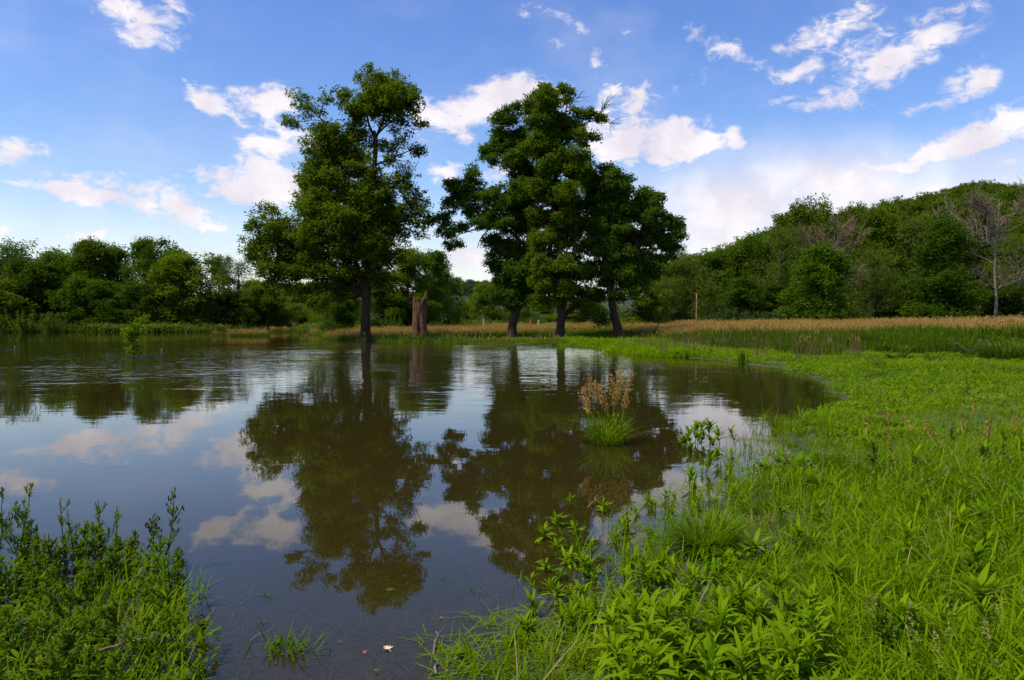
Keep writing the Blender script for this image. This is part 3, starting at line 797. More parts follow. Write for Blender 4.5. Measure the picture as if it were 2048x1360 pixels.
def make_bush(W, Ht, n, leaf, mat, nst=26, up=0.75):
    root = thing('bush', 'p', 'bush')
    parts = []; lp = []
    for q in range(nst):
        a_ = R.uniform(0, 2 * PI); r_ = W * 0.5 * R.uniform(0.1, 1) ** 0.7
        hh = Ht * R.uniform(0.55, 1.0) * (1 - 0.45 * (r_ / (W * .5)) ** 2)
        b_ = np.array([r_ * 0.55 * math.cos(a_), r_ * 0.55 * math.sin(a_), -0.15])
        e_ = np.array([r_ * math.cos(a_), r_ * math.sin(a_), hh])
        pa = bend(b_, e_, 6, 0.02, 0.02)
        parts.append(tube(pa, np.linspace(0.035, 0.008, 6), 4, cap=False))
        m_ = n // nst
        tt = R.uniform(0.12, 1.02, m_)
        c = np.stack([np.interp(tt, np.linspace(0, 1, 6), pa[:, k]) for k in range(3)], -1)
        lp.append(c + R.normal(0, 1, (m_, 3)) * (0.30 * (1.15 - tt))[:, None] * W * 0.13)
    V, fs = join(parts)
    obj('stems', mesh_from('bush_stems', V, fs, [M['bark2']]), root)['kind'] = 'stuff'
    P = np.concatenate(lp); P[:, 2] = np.maximum(P[:, 2], 0.02)
    V, fs = leaves(P, leaf[0], leaf[1], np.tile([[0, 0, up]], (len(P), 1)), 0.0, 0.4)
    obj('foliage', mesh_from('bush_foliage', V, fs, [M[mat]]), root)
    root['w'] = W; root['h'] = Ht
    PARK.append(root)
    return root


B = {}
B['willow'] = make_bush(6, 3.2, 6500, (0.26, 0.07), 'fresh', 30)
B['willow2'] = make_bush(7, 3.0, 7000, (0.24, 0.08), 'fresh', 36)
B['broad'] = make_bush(5, 3.0, 5500, (0.22, 0.12), 'fresh', 28)


def make_bare(W, Ht, bark, label, loc, leaf_n=0):
    """dead or thin-leaved tree: trunk and forking branches down to twigs"""
    root = thing('bare_tree', label, 'tree', loc)
    limbs = []
    fine_ = []
    tp = np.array([[0, 0, -0.3], [0.1, 0, Ht * .2], [-0.1, .1, Ht * .4], [-0.15, 0, Ht * .6], [0.2, 0, Ht * .8], [0.3, 0.1, Ht * .95]])
    r0 = 0.0125 * Ht
    V, fs = tube(tp, r0 * np.array([1.1, .9, .7, .45, .2, .06]), 9, 0.05)
    obj('trunk', mesh_from('bare_trunk', V, fs, [M[bark]], smooth=True), root)
    tips = []
    for q in range(18):
        tz = R.uniform(0.22, 0.9)
        p0 = np.array([np.interp(tz * Ht, tp[:, 2], tp[:, k]) for k in range(3)])
        a_ = R.uniform(0, 2 * PI)
        ln = W * 0.5 * R.uniform(.6, 1.0) * (1.15 - 0.75 * abs(tz - 0.45) / 0.5)
        e_ = p0 + np.array([math.cos(a_) * ln, math.sin(a_) * ln, ln * R.uniform(.35, 1.2)])
        e_[2] = min(e_[2], Ht * R.uniform(.9, 1.0))
        pa = bend(p0, e_, 7, -0.05, 0.04)
        parts = [tube(pa, np.linspace(r0 * .35 * (1.1 - tz * .6), 0.02, 7), 6, cap=False)]
        for _ in range(20):
            s0 = pa[R.integers(2, 7)]
            d = unit(unit(e_ - p0) + R.normal(0, .55, 3) + np.array([0, 0, .35]))
            e2 = s0 + d * ln * R.uniform(.2, .5)
            pb = bend(s0, e2, 5, 0, 0.05)
            parts.append(tube(pb, np.linspace(0.035, 0.014, 5), 4, cap=False))
            for _ in range(6):
                s1 = pb[R.integers(1, 5)]
                e3 = s1 + unit(d + R.normal(0, .7, 3) + np.array([0, 0, .2])) * R.uniform(.4, 1.1)
                fine_.append(tube(bend(s1, e3, 3, 0, 0.05), np.array([.026, .020, .014]), 3, cap=False))
                tips.append(e3)
        V, fs = join(parts)
        obj('branch', mesh_from('bare_branch', V, fs, [M[bark]], smooth=True), root)
    V, fs = join(fine_)
    obj('twigs', mesh_from('bare_twigs', V, fs, [M['brown_twig']]), root)['kind'] = 'stuff'
    if leaf_n:
        c = np.array(tips)[R.integers(0, len(tips), leaf_n)] + R.normal(0, .35, (leaf_n, 3))
        V, fs = leaves(c, 0.22, 0.12)
        obj('foliage', mesh_from('bare_foliage', V, fs, [M['olive']]), root)
    return root


def put(proto, px, d, top, wpx, label, mat=None, group=None, rot=None, part='crown'):
    """a copy of a kind standing at distance d, as wide and tall as wanted"""
    x = (px - CX) / F_PX * d
    z0 = max(H1(x, d), -0.1)
    hgt_ = EYE + (636 - top) / F_PX * d - z0
    W = wpx / F_PX * d
    s = W / proto['w']
    return dup(proto, label, (x, d, z0), R.uniform(0, 2 * PI) if rot is None else rot, (s, s, hgt_ / proto['h']), group,
               {part: M[mat]} if mat else None)


# far shore, left
put(K['loose'], 45, 100, 486, 150, 'open crowned tree with long compound leaves showing sky, top left of far shore', 'greygreen')
put(K['round'], -45, 99, 512, 170, 'dense green tree cut off by the left edge on the far shore')
put(K['round2'], 62, 97, 524, 150, 'low dark tree below the open crowned tree on the far shore', 'deep')
put(K['round'], 128, 103, 502, 130, 'rounded tree right of the open crowned tree on the far shore', 'ash_cool')
put(K['oval'], 183, 100, 482, 100, 'tall tree with blunt top second highest on the left far shore', 'maple')
put(K['round2'], 238, 104, 497, 120, 'dark tree between the two highest crowns of the left far shore', 'deep')
put(K['oval2'], 294, 100, 478, 115, 'highest dark tree in the middle of the left far shore', 'deep')
put(K['round'], 342, 106, 499, 110, 'dark tree behind the yellowish rounded tree on the far shore', 'deep')
put(K['round2'], 372, 96, 512, 175, 'broad yellowish green rounded tree on the left far shore', 'yellowgreen')
put(K['oval2'], 438, 108, 512, 62, 'narrow pointed tree right of the yellowish rounded tree', 'maple')
put(K['sparse'], 478, 101, 522, 115, 'greyish thin leaved tree left of the tall maple', 'greygreen')
put(K['round'], 535, 99, 570, 110, 'low green tree right of the greyish tree on the far shore', 'maple')
put(K['round2'], 20, 95, 565, 160, 'short leafy tree just above the bushes at far left', 'maple')
put(K['round2'], 175, 96, 560, 140, 'short dark tree under the blunt topped tree, far left shore', 'deep')
put(K['round'], 275, 95.5, 565, 120, 'short dark tree under the highest tree of the left far shore', 'deep')
put(K['round'], 460, 98, 585, 110, 'short dark tree at the water under the greyish tree', 'deep')
# behind the tall maple
put(K['sparse'], 640, 128, 560, 120, 'light yellow green tree behind the water channel left of the maple trunk', 'yellowgreen')
put(K['soft'], 560, 134, 604, 90, 'small light green tree at the end of the water channel', 'yellowgreen')
put(K['soft'], 615, 140, 612, 80, 'small pale tree at the end of the channel next to a lone trunk', 'fresh')
for (px_, d_, tp_, wp_, kd_, mt_, lb_) in [(520, 150, 560, 110, 'round', 'maple', 'green tree far behind the gap left of the channel head'), (575, 160, 572, 110, 'round2', 'yellowgreen', 'yellowish tree far behind the channel head'), (630, 165, 566, 110, 'oval', 'ash_cool', 'green tree far behind the lone thin grey trunk'), (690, 150, 560, 120, 'round', 'maple', 'green tree far behind the tall maple trunk'), (600, 120, 606, 70, 'soft', 'olive', 'low olive tree right at the channel head'), (665, 118, 588, 90, 'soft', 'yellowgreen', 'soft yellow green tree by the lone thin grey trunk'), (540, 115, 600, 80, 'round2', 'yellowgreen', 'small rounded yellowish tree left of the channel head')]:
    put(K[kd_], px_, d_, tp_, wp_, lb_, mt_)
put(K['cone'], 686, 76, 548, 90, 'dense dark tree with leaves down to the reeds, directly left of the maple trunk', 'deep')
put(K['oval'], 765, 84, 545, 110, 'dark green tree directly right of the maple trunk', 'maple')
put(K['oval2'], 815, 86, 498, 130, 'tall green tree behind and left of the broken stump', 'maple')
put(K['oval'], 868, 90, 505, 100, 'tall green tree behind and right of the broken stump', 'ash_cool')
put(K['round'], 900, 97, 555, 60, 'small green tree at the edge of the sky gap right of the stump', 'ash')
put(B['broad'], 752, 78, 632, 50, 'bright green leafy bush in the reeds right of the maple trunk', group=None)
put(B['willow'], 785, 80, 622, 46, 'bright green upright bush halfway between maple trunk and stump')
put(B['broad'], 872, 82, 636, 44, 'bright green bush directly right of the broken stump')
put(B['willow2'], 920, 104, 628, 70, 'green bush at the foot of the sky gap')
# the gap and behind the three ashes
put(K['soft'], 935, 180, 600, 70, 'sunlit yellow green tree far off in the gap', 'yellowgreen')
put(K['round'], 985, 116, 568, 90, 'dark rounded tree behind the left ash trunk', 'maple')
put(K['soft'], 1050, 150, 600, 90, 'light green tree seen between left and middle ash trunks', 'yellowgreen')
put(K['soft'], 1100, 160, 596, 90, 'light green tree seen right behind the middle ash trunk', 'fresh')
put(K['soft'], 1160, 155, 598, 100, 'yellow green tree seen between middle and leaning ash trunks', 'yellowgreen')
put(B['willow2'], 960, 110, 630, 70, 'light green bush behind the reeds at the left ash')
put(B['willow'], 1010, 112, 632, 60, 'light green bush low between the two left ash trunks')
put(B['willow2'], 1070, 108, 630, 80, 'wide light green bush left of the middle ash trunk')
put(B['willow'], 1150, 106, 634, 70, 'light green bush right of the middle ash trunk')
put(K['round2'], 1278, 74, 548, 130, 'dense rounded green tree directly right of the leaning ash trunk', 'ash')
put(K['soft'], 1375, 96, 512, 140, 'soft mid green tree left of the wooden pole', 'olive')
put(K['sparse'], 1342, 104, 486, 70, 'thin topped tree showing twigs behind the leaning ash crown', 'greygreen')
put(K['soft'], 1330, 92, 560, 90, 'low soft green tree between the rounded tree and the pole', 'olive')
# the wood on the right
put(K['oval'], 1430, 128, 512, 110, 'dark tree behind the wooden pole at the foot of the hill', 'deep')
put(K['oval2'], 1475, 126, 490, 110, 'dark green tree right of the pole in the second rank', 'maple')
put(K['round'], 1520, 124, 470, 120, 'dark tree with rough top in the middle of the rising wood', 'deep')
put(K['sparse'], 1560, 112, 450, 130, 'olive thin leaved tree left of the bright rounded tree', 'olive')
put(K['oval'], 1575, 135, 430, 90, 'dark tree left of the tall clump topped tree', 'maple')
put(K['round'], 1625, 132, 404, 120, 'tall clump topped tree on the skyline over the bright rounded tree', 'maple')
put(K['oval2'], 1705, 134, 410, 70, 'tree with ragged top on the skyline right of the clump topped tree', 'maple')
put(K['oval'], 1755, 126, 425, 110, 'tall dark tree left of the big dark front tree', 'maple')
put(K['round2'], 1635, 92, 498, 165, 'bright rounded tree standing alone in front of the wood', 'bright_round')
put(K['sparse'], 1742, 104, 495, 110, 'tree with pale bare lower trunk right of the bright rounded tree', 'olive')
put(K['cone'], 1885, 95, 436, 165, 'big dark dense tree at the front of the wood by the white barked tree', 'deep')
put(K['round'], 1820, 122, 440, 120, 'green tree behind and left of the big dark front tree', 'olive')
put(K['oval'], 1935, 136, 400, 120, 'green tree behind the white barked tree', 'olive')
put(K['sparse'], 2040, 112, 470, 140, 'thin olive tree at the right edge of the wood', 'olive')
put(K['round'], 2075, 128, 430, 150, 'dark tree cut off by the right edge')
put(K['round2'], 1480, 112, 560, 120, 'short dark tree at the shadowed foot of the wood behind the bushes', 'deep')
put(K['round2'], 1560, 110, 570, 110, 'short dark tree at the shadowed foot of the wood by the bright rounded tree', 'deep')
put(K['round'], 1740, 114, 545, 130, 'short dark tree between the bright rounded and the big dark tree', 'deep')
put(K['round2'], 1800, 112, 565, 110, 'short dark tree touching the left side of the big dark tree', 'deep')
put(K['round'], 1990, 116, 560, 150, 'short dark tree behind the white barked trunk', 'deep')
for (px, d, tp_, wp, lb) in [(1425, 88, 612, 46, 'olive bush just right of the wooden pole'), (1478, 90, 608, 80, 'widest olive bush between pole and bright rounded tree'), (1535, 89, 614, 70, 'olive bush left of the bright rounded tree'),
                             (2010, 92, 618, 90, 'low green bush right of the white barked trunk')]:
    put(B['broad'], px, d, tp_, wp * 1.2, lb, 'greygreen', part='foliage')
x = (1990 - CX) / F_PX * 99
make_bare(14, 18.0, 'white_bark', 'white barked bare tree at the right end of the wood', (x, 99, H1(x, 99)), 2600)
x = (1670 - CX) / F_PX * 108
make_bare(9.0, 15.6, 'brown_twig', 'brown bare topped tree rising behind the bright rounded tree', (x, 108, H1(x, 108)), 1500)
# bushes along the far shore, at the water
for (px, d, tp_, wp, kd, lb) in [
        (-30, 91, 632, 90, 'willow2', 'pale bush at the water at the left edge'), (60, 90, 610, 130, 'willow', 'largest pale willow bush on the far left waterline'),
        (110, 89, 625, 60, 'willow2', 'pale bush joining the largest willow bush'), (150, 92, 636, 52, 'broad', 'first bush right of the largest willow bush'), (186, 91, 648, 36, 'willow', 'low bush second right of the largest willow bush'),
        (215, 91, 640, 50, 'willow2', 'rounded pale bush left of the flooded sapling'), (246, 92, 646, 36, 'broad', 'pale bush behind the flooded sapling'), (280, 91, 648, 30, 'willow', 'small bush right behind the flooded sapling'),
        (330, 92, 638, 44, 'willow', 'upright bush right of the flooded sapling'), (362, 91, 648, 40, 'willow2', 'low bush right of the upright bush'), (415, 92, 640, 46, 'broad', 'bush below the yellowish rounded tree'),
        (448, 93, 650, 34, 'willow', 'small bush right below the yellowish rounded tree'), (480, 93, 646, 40, 'willow2', 'bush behind the small tan reed patch'), (515, 96, 646, 46, 'broad', 'bush right of the small tan reed patch'),
        (590, 112, 644, 60, 'willow2', 'pale green bush at the head of the water channel'), (640, 110, 645, 56, 'willow', 'pale green bush right of the channel head')]:
    put(B[kd], px, d, tp_, wp, lb)
# a lone grey trunk by the channel and the reddish thin trunk in the gap
# trees over the hillside: nothing tells them apart
nh = 0
tries = 0
spots = []
while nh < 260 and tries < 20000:
    tries += 1
    px = R.uniform(1300, 2330); d = R.uniform(150, 285)
    x = (px - CX) / F_PX * d
    if any((x - a_) ** 2 + (d - c_) ** 2 < 5.6 ** 2 for a_, c_ in spots): continue
    z = H1(x, d)
    if z < 3: continue
    sk = np.interp(px, [1300, 1340, 1400, 1500, 1600, 1700, 1800, 1900, 1950, 2048, 2300], [545, 520, 505, 466, 432, 414, 394, 370, 360, 368, 382])
    cap = EYE + (636 - sk) / F_PX * d - z
    s = min(R.uniform(0.6, 1.05), cap / 13.6)
    if s < .38: continue
    spots.append((x, d)); nh += 1
    dup(K['hill'] if nh % 2 else K['hill2'], 'broadleaf tree in the continuous wood covering the hillside', (x, d, z - 0.5), R.uniform(0, 6.28), (s, s, s * R.uniform(.85, 1.05)), 'trees covering the hillside')
for q in range(60):
    px = R.uniform(840, 1070); d = R.uniform(760, 930)
    x = (px - CX) / F_PX * d
    s = R.uniform(.9, 1.4)
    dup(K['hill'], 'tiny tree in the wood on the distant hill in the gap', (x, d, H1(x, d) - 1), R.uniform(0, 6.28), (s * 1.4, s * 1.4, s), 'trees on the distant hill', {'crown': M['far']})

for root in PARK:                                          # the first of each kind only served as the pattern for the copies
    for ch in list(root.children): bpy.data.objects.remove(ch)
    bpy.data.objects.remove(root)

# ------------------------------------------------------------------ snag, pole and posts
R = np.random.default_rng(5)
sb = at(838, 664, 62.0); sb[2] = H1(sb[0], sb[1]) - 0.3
snag = thing('tree_stump', 'tall broken reddish brown stump with hollow front and one splintered spike, in the reeds', 'stump', sb)
S = 62.0 / F_PX
ns, nz = 40, 26
hst = (664 - 592) * S + 0.3
th = np.linspace(0, 2 * PI, ns, endpoint=False)
zz = np.linspace(0, 1, nz)
TH, ZZ = np.meshgrid(th, zz)
topz = hst * (1 - 0.10 * np.cos(th) * 0 + 0.05 * np.sin(2 * th + 2) + 0.03 * np.sin(7 * th + 1) + R.uniform(-.07, .07, ns))
rr = 0.60 * (1 + 0.30 * np.exp(-ZZ / 0.12)) * (1 - 0.10 * ZZ)
rr *= 1 + 0.05 * np.sin(5 * TH + ZZ * 1.9) + 0.035 * np.sin(13 * TH + 3.0 * ZZ) + 0.02 * np.sin(9 * ZZ + 2 * TH) + 0.03 * R.uniform(-1, 1, TH.shape)
cl = np.exp(-((np.abs((TH - 4.9 + PI) % (2 * PI) - PI) / 0.22) ** 2)) * sstep(0.02, .15, ZZ) * sstep(0.98, 0.6, ZZ)
rr *= 1 - 0.20 * cl
z_ = ZZ * topz[None]
V = np.stack([rr * np.cos(TH) + 0.06 * ZZ, rr * 0.85 * np.sin(TH), z_], -1)
inn = V[::-1].copy(); inn[..., :2] = (inn[..., :2] - [0.06, 0]) * 0.70 + [0.06, 0]; inn = inn[:10]
VV = np.concatenate([V.reshape(-1, 3), inn.reshape(-1, 3)])
tn = nz + 10
i = np.arange(tn - 1)[:, None] * ns; j = np.arange(ns)[None]; k = (j + 1) % ns
obj('trunk', mesh_from('stump_trunk', VV, [np.stack([i + j, i + k, i + ns + k, i + ns + j], -1).reshape(-1, 4)], [M['stump']]), snag)
sp = np.array([[0.42, 0, hst * 0.35], [0.46, 0, hst * 0.75], [0.50, 0, hst * 0.98], [0.62, 0, hst * 1.12], [0.66, 0, hst * 1.24]])
sp = np.stack([np.interp(np.linspace(0, 4, 13), np.arange(5), sp[:, c]) for c in range(3)], -1)
V, fs = tube(sp, np.interp(np.linspace(0, 4, 13), np.arange(5), [.16, .20, .19, .15, .03]), 8, 0.16)
obj('spike', mesh_from('stump_spike', V, fs, [M['stump']]), snag)
for (ax, az0, az1, r_) in ((-0.12, 0.02, .62, .06),):
    pts = np.array([[ax, -0.46, hst * az0], [ax * 0.98, -0.50, hst * (az0 + az1) / 2], [ax + .02, -0.45, hst * az1]])
    pts = np.stack([np.interp(np.linspace(0, 2, 8), np.arange(3), pts[:, c]) for c in range(3)], -1)
    V, fs = tube(pts, np.linspace(r_, r_ * .5, 8), 6, 0.2)
    obj('splinter', mesh_from('stump_splinter', V, fs, [M['stump']]), snag)

x = (1393 - CX) / F_PX * 76
pole = thing('wooden_pole', 'slim bare wooden pole standing in the meadow before the wood', 'pole', (x, 76, H1(x, 76) - 0.3))
ph_ = EYE + (636 - 587) / F_PX * 76 - H1(x, 76) + 0.3
V, fs = tube(np.stack([np.zeros(9), 0.0 * np.arange(9), np.linspace(0, ph_, 9)], -1) + R.normal(0, .006, (9, 3)), np.linspace(.095, .075, 9), 10, 0.04)
obj('shaft', mesh_from('pole_shaft', V, fs, [M['pole']], smooth=True), pole)
V, fs = tube(np.array([[0, 0, ph_ - .06], [0, 0, ph_ - .02], [0, 0, ph_]]), np.array([.088, .088, .06]), 10)
obj('cap', mesh_from('pole_cap', V, fs, [M['stick']]), pole)


def post(px, top, d, r, mat, label, h_extra=0.3):
    x = (px - CX) / F_PX * d; z0 = H1(x, d) - h_extra
    hh = EYE + (636 - top) / F_PX * d - z0
    rt = thing('marker_post', label, 'post', (x, d, z0))
    V, fs = tube(np.array([[0, 0, 0], [0.01, 0, hh * .5], [0.0, 0, hh]]), np.array([r, r, r * .95]), 6)
    obj('shaft', mesh_from('post_shaft', V, fs, [M[mat]]), rt)
    V, fs = tube(np.array([[0, 0, hh], [0, 0, hh + r * .8]]), np.array([r * 1.05, r * .2]), 6)
    obj('tip', mesh_from('post_tip', V, fs, [M[mat]]), rt)


post(967, 639, 88, .09, 'white_post', 'short pale post in the meadow left of the first ash trunk')
post(1061, 641, 86, .09, 'red_post', 'short red post behind the tan grass right of the first ash trunk')
post(1077, 641, 86, .09, 'white_post', 'short whitish post behind the tan grass next to the red post')
post(323, 699, 36, .05, 'pole', 'tan stake poking out of the water right of the netted sapling', .4)
post(29, 693, 40, .05, 'pole', 'tan stake at the end of the left netting', .4)
post(1703 - 2, 672, 34, .018, 'drystem', 'thin tan stalk upright in the green grass below the big dark tree', .1)

# thin lone trunks
for (px, d, top, lean_, mt, lb) in [(652, 100, 590, 0.6, 'bark2', 'lone thin grey trunk leaning beside the head of the channel'), (899, 92, 600, -.1, 'brown_twig', 'thin reddish dead trunk behind the stump at the sky gap'),
                                   (1748, 106, 560, .2, 'bark2', 'pale bare lower trunk between bright rounded and big dark tree'), (1696, 96, 590, .1, 'bark2', 'thin grey trunk at the right foot of the bright rounded tree')]:
    x = (px - CX) / F_PX * d; z0 = H1(x, d) - .2
    hh = EYE + (636 - top) / F_PX * d - z0
    rt = thing('dead_tree', lb, 'tree', (x, d, z0))
    V, fs = tube(bend((lean_, 0, 0), (-lean_ * .6, 0, hh), 8, 0, .015), np.linspace(.22, .10, 8), 8, .06)
    obj('trunk', mesh_from('lone_trunk', V, fs, [M[mt]], smooth=True), rt)
    parts = []
    for q in range(7):
        z1 = hh * R.uniform(.45, .98); a_ = R.uniform(0, 6.28); L_ = R.uniform(.6, 1.8)
        p0 = np.array([lean_ * (1 - 1.6 * z1 / hh), 0, z1])
        parts.append(tube(bend(p0, p0 + [math.cos(a_) * L_, math.sin(a_) * L_, L_ * .6], 4, -.05, .05), np.linspace(.05, .015, 4), 4, cap=False))
    V, fs = join(parts)
    obj('branches', mesh_from('lone_branches', V, fs, [M[mt]]), rt)['kind'] = 'stuff'

# ------------------------------------------------------------------ netted saplings in the water
def net_guard(cx_, cy_, r, hgt, label, arc=(0, 2 * PI)):
    rt = thing('tree_guard', label, 'netting', (cx_, cy_, 0))
    n_ = 72
    th = np.linspace(arc[0], arc[1], n_)
    wob = 1 + 0.06 * np.sin(3 * th) + 0.03 * np.sin(7 * th)
    parts = []
    for z in np.linspace(-.1, hgt, 4):
        zz = z + 0.05 * np.sin(2 * th + 1) + 0.03 * np.sin(5 * th)
        parts.append(tube(np.stack([r * wob * np.cos(th), r * wob * np.sin(th), zz], -1), np.full(n_, .006), 4, cap=False))
    V, fs = join(parts); obj('net_rings', mesh_from('net_rings', V, fs, [M['net']]), rt)
    parts = []
    for a_, w_ in zip(th, wob):
        zt = hgt + 0.05 * math.sin(2 * a_ + 1) + 0.03 * math.sin(5 * a_)
        parts.append(tube(np.array([[r * w_ * math.cos(a_), r * w_ * math.sin(a_), -.2], [r * w_ * math.cos(a_), r * w_ * math.sin(a_), zt]]), np.array([.004, .004]), 3, cap=False))
    V, fs = join(parts); obj('net_strands', mesh_from('net_strands', V, fs, [M['net']]), rt)


gs = gp(268, 713)
net_guard(gs[0], gs[1], 1.15, .10, 'low ring of teal netting around the flooded sapling')
g2 = gp(4, 700)
net_guard(g2[0], g2[1], .75, .08, 'low teal netting in the water at the left edge')
sap = thing('sapling', 'small leafy sapling standing in the water inside the teal netting', 'sapling', (gs[0], gs[1], -.25))
d_ = gs[1]; hh = (714 - 648) / F_PX * d_ + .25
stem_p = bend((0.05, 0, 0), (-.08, 0, hh), 8, 0, .03)
V, fs = tube(stem_p, np.linspace(.03, .01, 8), 6); obj('trunk', mesh_from('sapling_stem', V, fs, [M['bark2']], smooth=True), sap)
lp = []
for (z0, z1, n_, rd) in ((.20, .42, 200, .17), (.52, .70, 150, .13), (.72, .88, 260, .20), (.88, 1.0, 90, .10)):
    zz = R.uniform(z0, z1, n_) * hh
    lp.append(np.stack([np.interp(zz, stem_p[:, 2], stem_p[:, 0]) + R.normal(.05 * math.sin(9 * z0), rd, n_) * 1.0, R.normal(0, rd, n_), zz + R.normal(0, .07, n_)], -1))
V, fs = leaves(np.concatenate(lp), .15, .08); obj('crown', mesh_from('sapling_leaves', V, fs, [M['forb']]), sap)

# ------------------------------------------------------------------ scattering of uncountable grass



def scatter(name, pats, P, rotz, tilt, scl, label, cat):
    n = len(P)
    me = bpy.data.meshes.new(name)
    me.vertices.add(n); me.vertices.foreach_set('co', np.asarray(P, np.float32).ravel())
    a = me.attributes.new('rot', 'FLOAT_VECTOR', 'POINT')
    rv = np.stack([R.normal(0, 1, n) * tilt, R.normal(0, 1, n) * tilt, rotz], -1).astype(np.float32); a.data.foreach_set('vector', rv.ravel())
    a = me.attributes.new('scl', 'FLOAT_VECTOR', 'POINT'); a.data.foreach_set('vector', np.asarray(scl, np.float32).ravel())
    a = me.attributes.new('pick', 'INT', 'POINT'); a.data.foreach_set('value', R.integers(0, len(pats), n).astype(np.int32))
    col = bpy.data.collections.new(name + '_patterns')
    for q, pm in enumerate(pats):
        po = bpy.data.objects.new('%s_pattern_%02d' % (name, q), pm); col.objects.link(po)
    o = obj(name, me)
    tag(o, label, cat, kind='stuff')
    ng = bpy.data.node_groups.new(name, 'GeometryNodeTree')
    ng.interface.new_socket('Geometry', in_out='INPUT', socket_type='NodeSocketGeometry')
    ng.interface.new_socket('Geometry', in_out='OUTPUT', socket_type='NodeSocketGeometry')
    N = ng.nodes.new
    gi, go, ip, ci = N('NodeGroupInput'), N('NodeGroupOutput'), N('GeometryNodeInstanceOnPoints'), N('GeometryNodeCollectionInfo')
    ci.inputs['Collection'].default_value = col; ci.inputs['Separate Children'].default_value = True; ci.inputs['Reset Children'].default_value = True
    def att(nm, typ):
        nd = N('GeometryNodeInputNamedAttribute'); nd.data_type = typ; nd.inputs['Name'].default_value = nm
        return [s for s in nd.outputs if s.enabled and s.name == 'Attribute'][0]
    L = ng.links.new
    L(gi.outputs[0], ip.inputs['Points']); L(ci.outputs[0], ip.inputs['Instance'])
    ip.inputs['Pick Instance'].default_value = True
    L(att('pick', 'INT'), ip.inputs['Instance Index']); L(att('scl', 'FLOAT_VECTOR'), ip.inputs['Scale'])
    e2r = N('FunctionNodeEulerToRotation'); L(att('rot', 'FLOAT_VECTOR'), e2r.inputs[0]); L(e2r.outputs[0], ip.inputs['Rotation'])
    L(ip.outputs[0], go.inputs[0])
    mod = o.modifiers.new('scatter', 'NODES'); mod.node_group = ng
    return o


def grass_pat(nb, rad_, L0, L1, w0, mat, lean=(0.0, .35), curve=(.3, 1.5), nseg=4):
    a_ = R.uniform(0, 2 * PI, nb); r_ = rad_ * np.sqrt(R.uniform(0, 1, nb))
    base = np.stack([r_ * np.cos(a_), r_ * np.sin(a_), np.full(nb, -.02)], -1)
    V, fs = strips(base, R.uniform(0, 2 * PI, nb), R.uniform(L0, L1, nb), w0 * R.uniform(.6, 1.3, nb), R.uniform(*lean, nb), R.uniform(*curve, nb), blade_prof, nseg)
    return mesh_from('grass_pattern', V, fs, [M[mat]])


def reed_pat(nb, nsd, rad_, Hh, mat='reed'):
    parts = []
    a_ = R.uniform(0, 2 * PI, nb); r_ = rad_ * np.sqrt(R.uniform(0, 1, nb))
    base = np.stack([r_ * np.cos(a_), r_ * np.sin(a_), R.uniform(-.05, Hh * .45, nb)], -1)
    leaf_ = strips(base, R.uniform(0, 2 * PI, nb), R.uniform(.25, .55, nb) * Hh, .022 * R.uniform(.6, 1.3, nb), R.uniform(0.05, .4, nb), R.uniform(.2, 1.3, nb), blade_prof, 3)
    a_ = R.uniform(0, 2 * PI, nsd); r_ = rad_ * np.sqrt(R.uniform(0, 1, nsd))
    base = np.stack([r_ * np.cos(a_), r_ * np.sin(a_), np.full(nsd, -.05)], -1)
    hs = R.uniform(.70, 1.14, nsd) * Hh; hd = R.uniform(0, 2 * PI, nsd); ln = R.uniform(0, .10, nsd)
    stm = strips(base, hd, hs, .010, ln, .05, flat_prof, 3)
    tip = base + np.stack([np.cos(hd) * np.sin(ln + .025) * hs, np.sin(hd) * np.sin(ln + .025) * hs, np.cos(ln + .02) * hs], -1)
    m_ = 12
    c = np.repeat(tip, m_, 0); q = np.tile(np.linspace(0, 1, m_), nsd)[:, None]
    c = c - np.array([[0, 0, 1]]) * (0.23 * Hh / 1.3) * q + R.normal(0, .010, c.shape) * (0.5 + q)
    sd = leaves(c, .070, .022, np.tile([[0, 0, 1.0]], (len(c), 1)), -.6, .2)
    V1, F1 = join([leaf_, stm]); V2, F2 = sd
    n1 = len(V1)
    return mesh_from('reed_pattern', np.concatenate([V1, V2]), F1 + [f + n1 for f in F2], [M[mat], M['seed']], [0] * len(F1) + [1] * len(F2))


def leafy_pat(nl, rad_, Hh, L_, W_, mat):
    """low leafy ground cover"""
    a_ = R.uniform(0, 2 * PI, nl); r_ = rad_ * np.sqrt(R.uniform(0, 1, nl))
    base = np.stack([r_ * np.cos(a_), r_ * np.sin(a_), R.uniform(0.0, Hh, nl)], -1)
    V, fs = strips(base, R.uniform(0, 2 * PI, nl), L_ * R.uniform(.6, 1.3, nl), W_ * R.uniform(.7, 1.3, nl), R.uniform(.3, 1.2, nl), R.uniform(.2, 1.0, nl), lance_prof, 3, fold=.15)
    return mesh_from('leafy_pattern', V, fs, [M[mat]])


def wedge(n, d0, d1, pw=1.3, half=0.80):
    """random points in front of the camera place, denser where the ground is near"""
    u = R.uniform(0, 1, n); e = 2 - pw
    d = (d0 ** e + u * (d1 ** e - d0 ** e)) ** (1 / e)
    a_ = R.uniform(-half, half, n)
    return d * np.sin(a_), d * np.cos(a_)


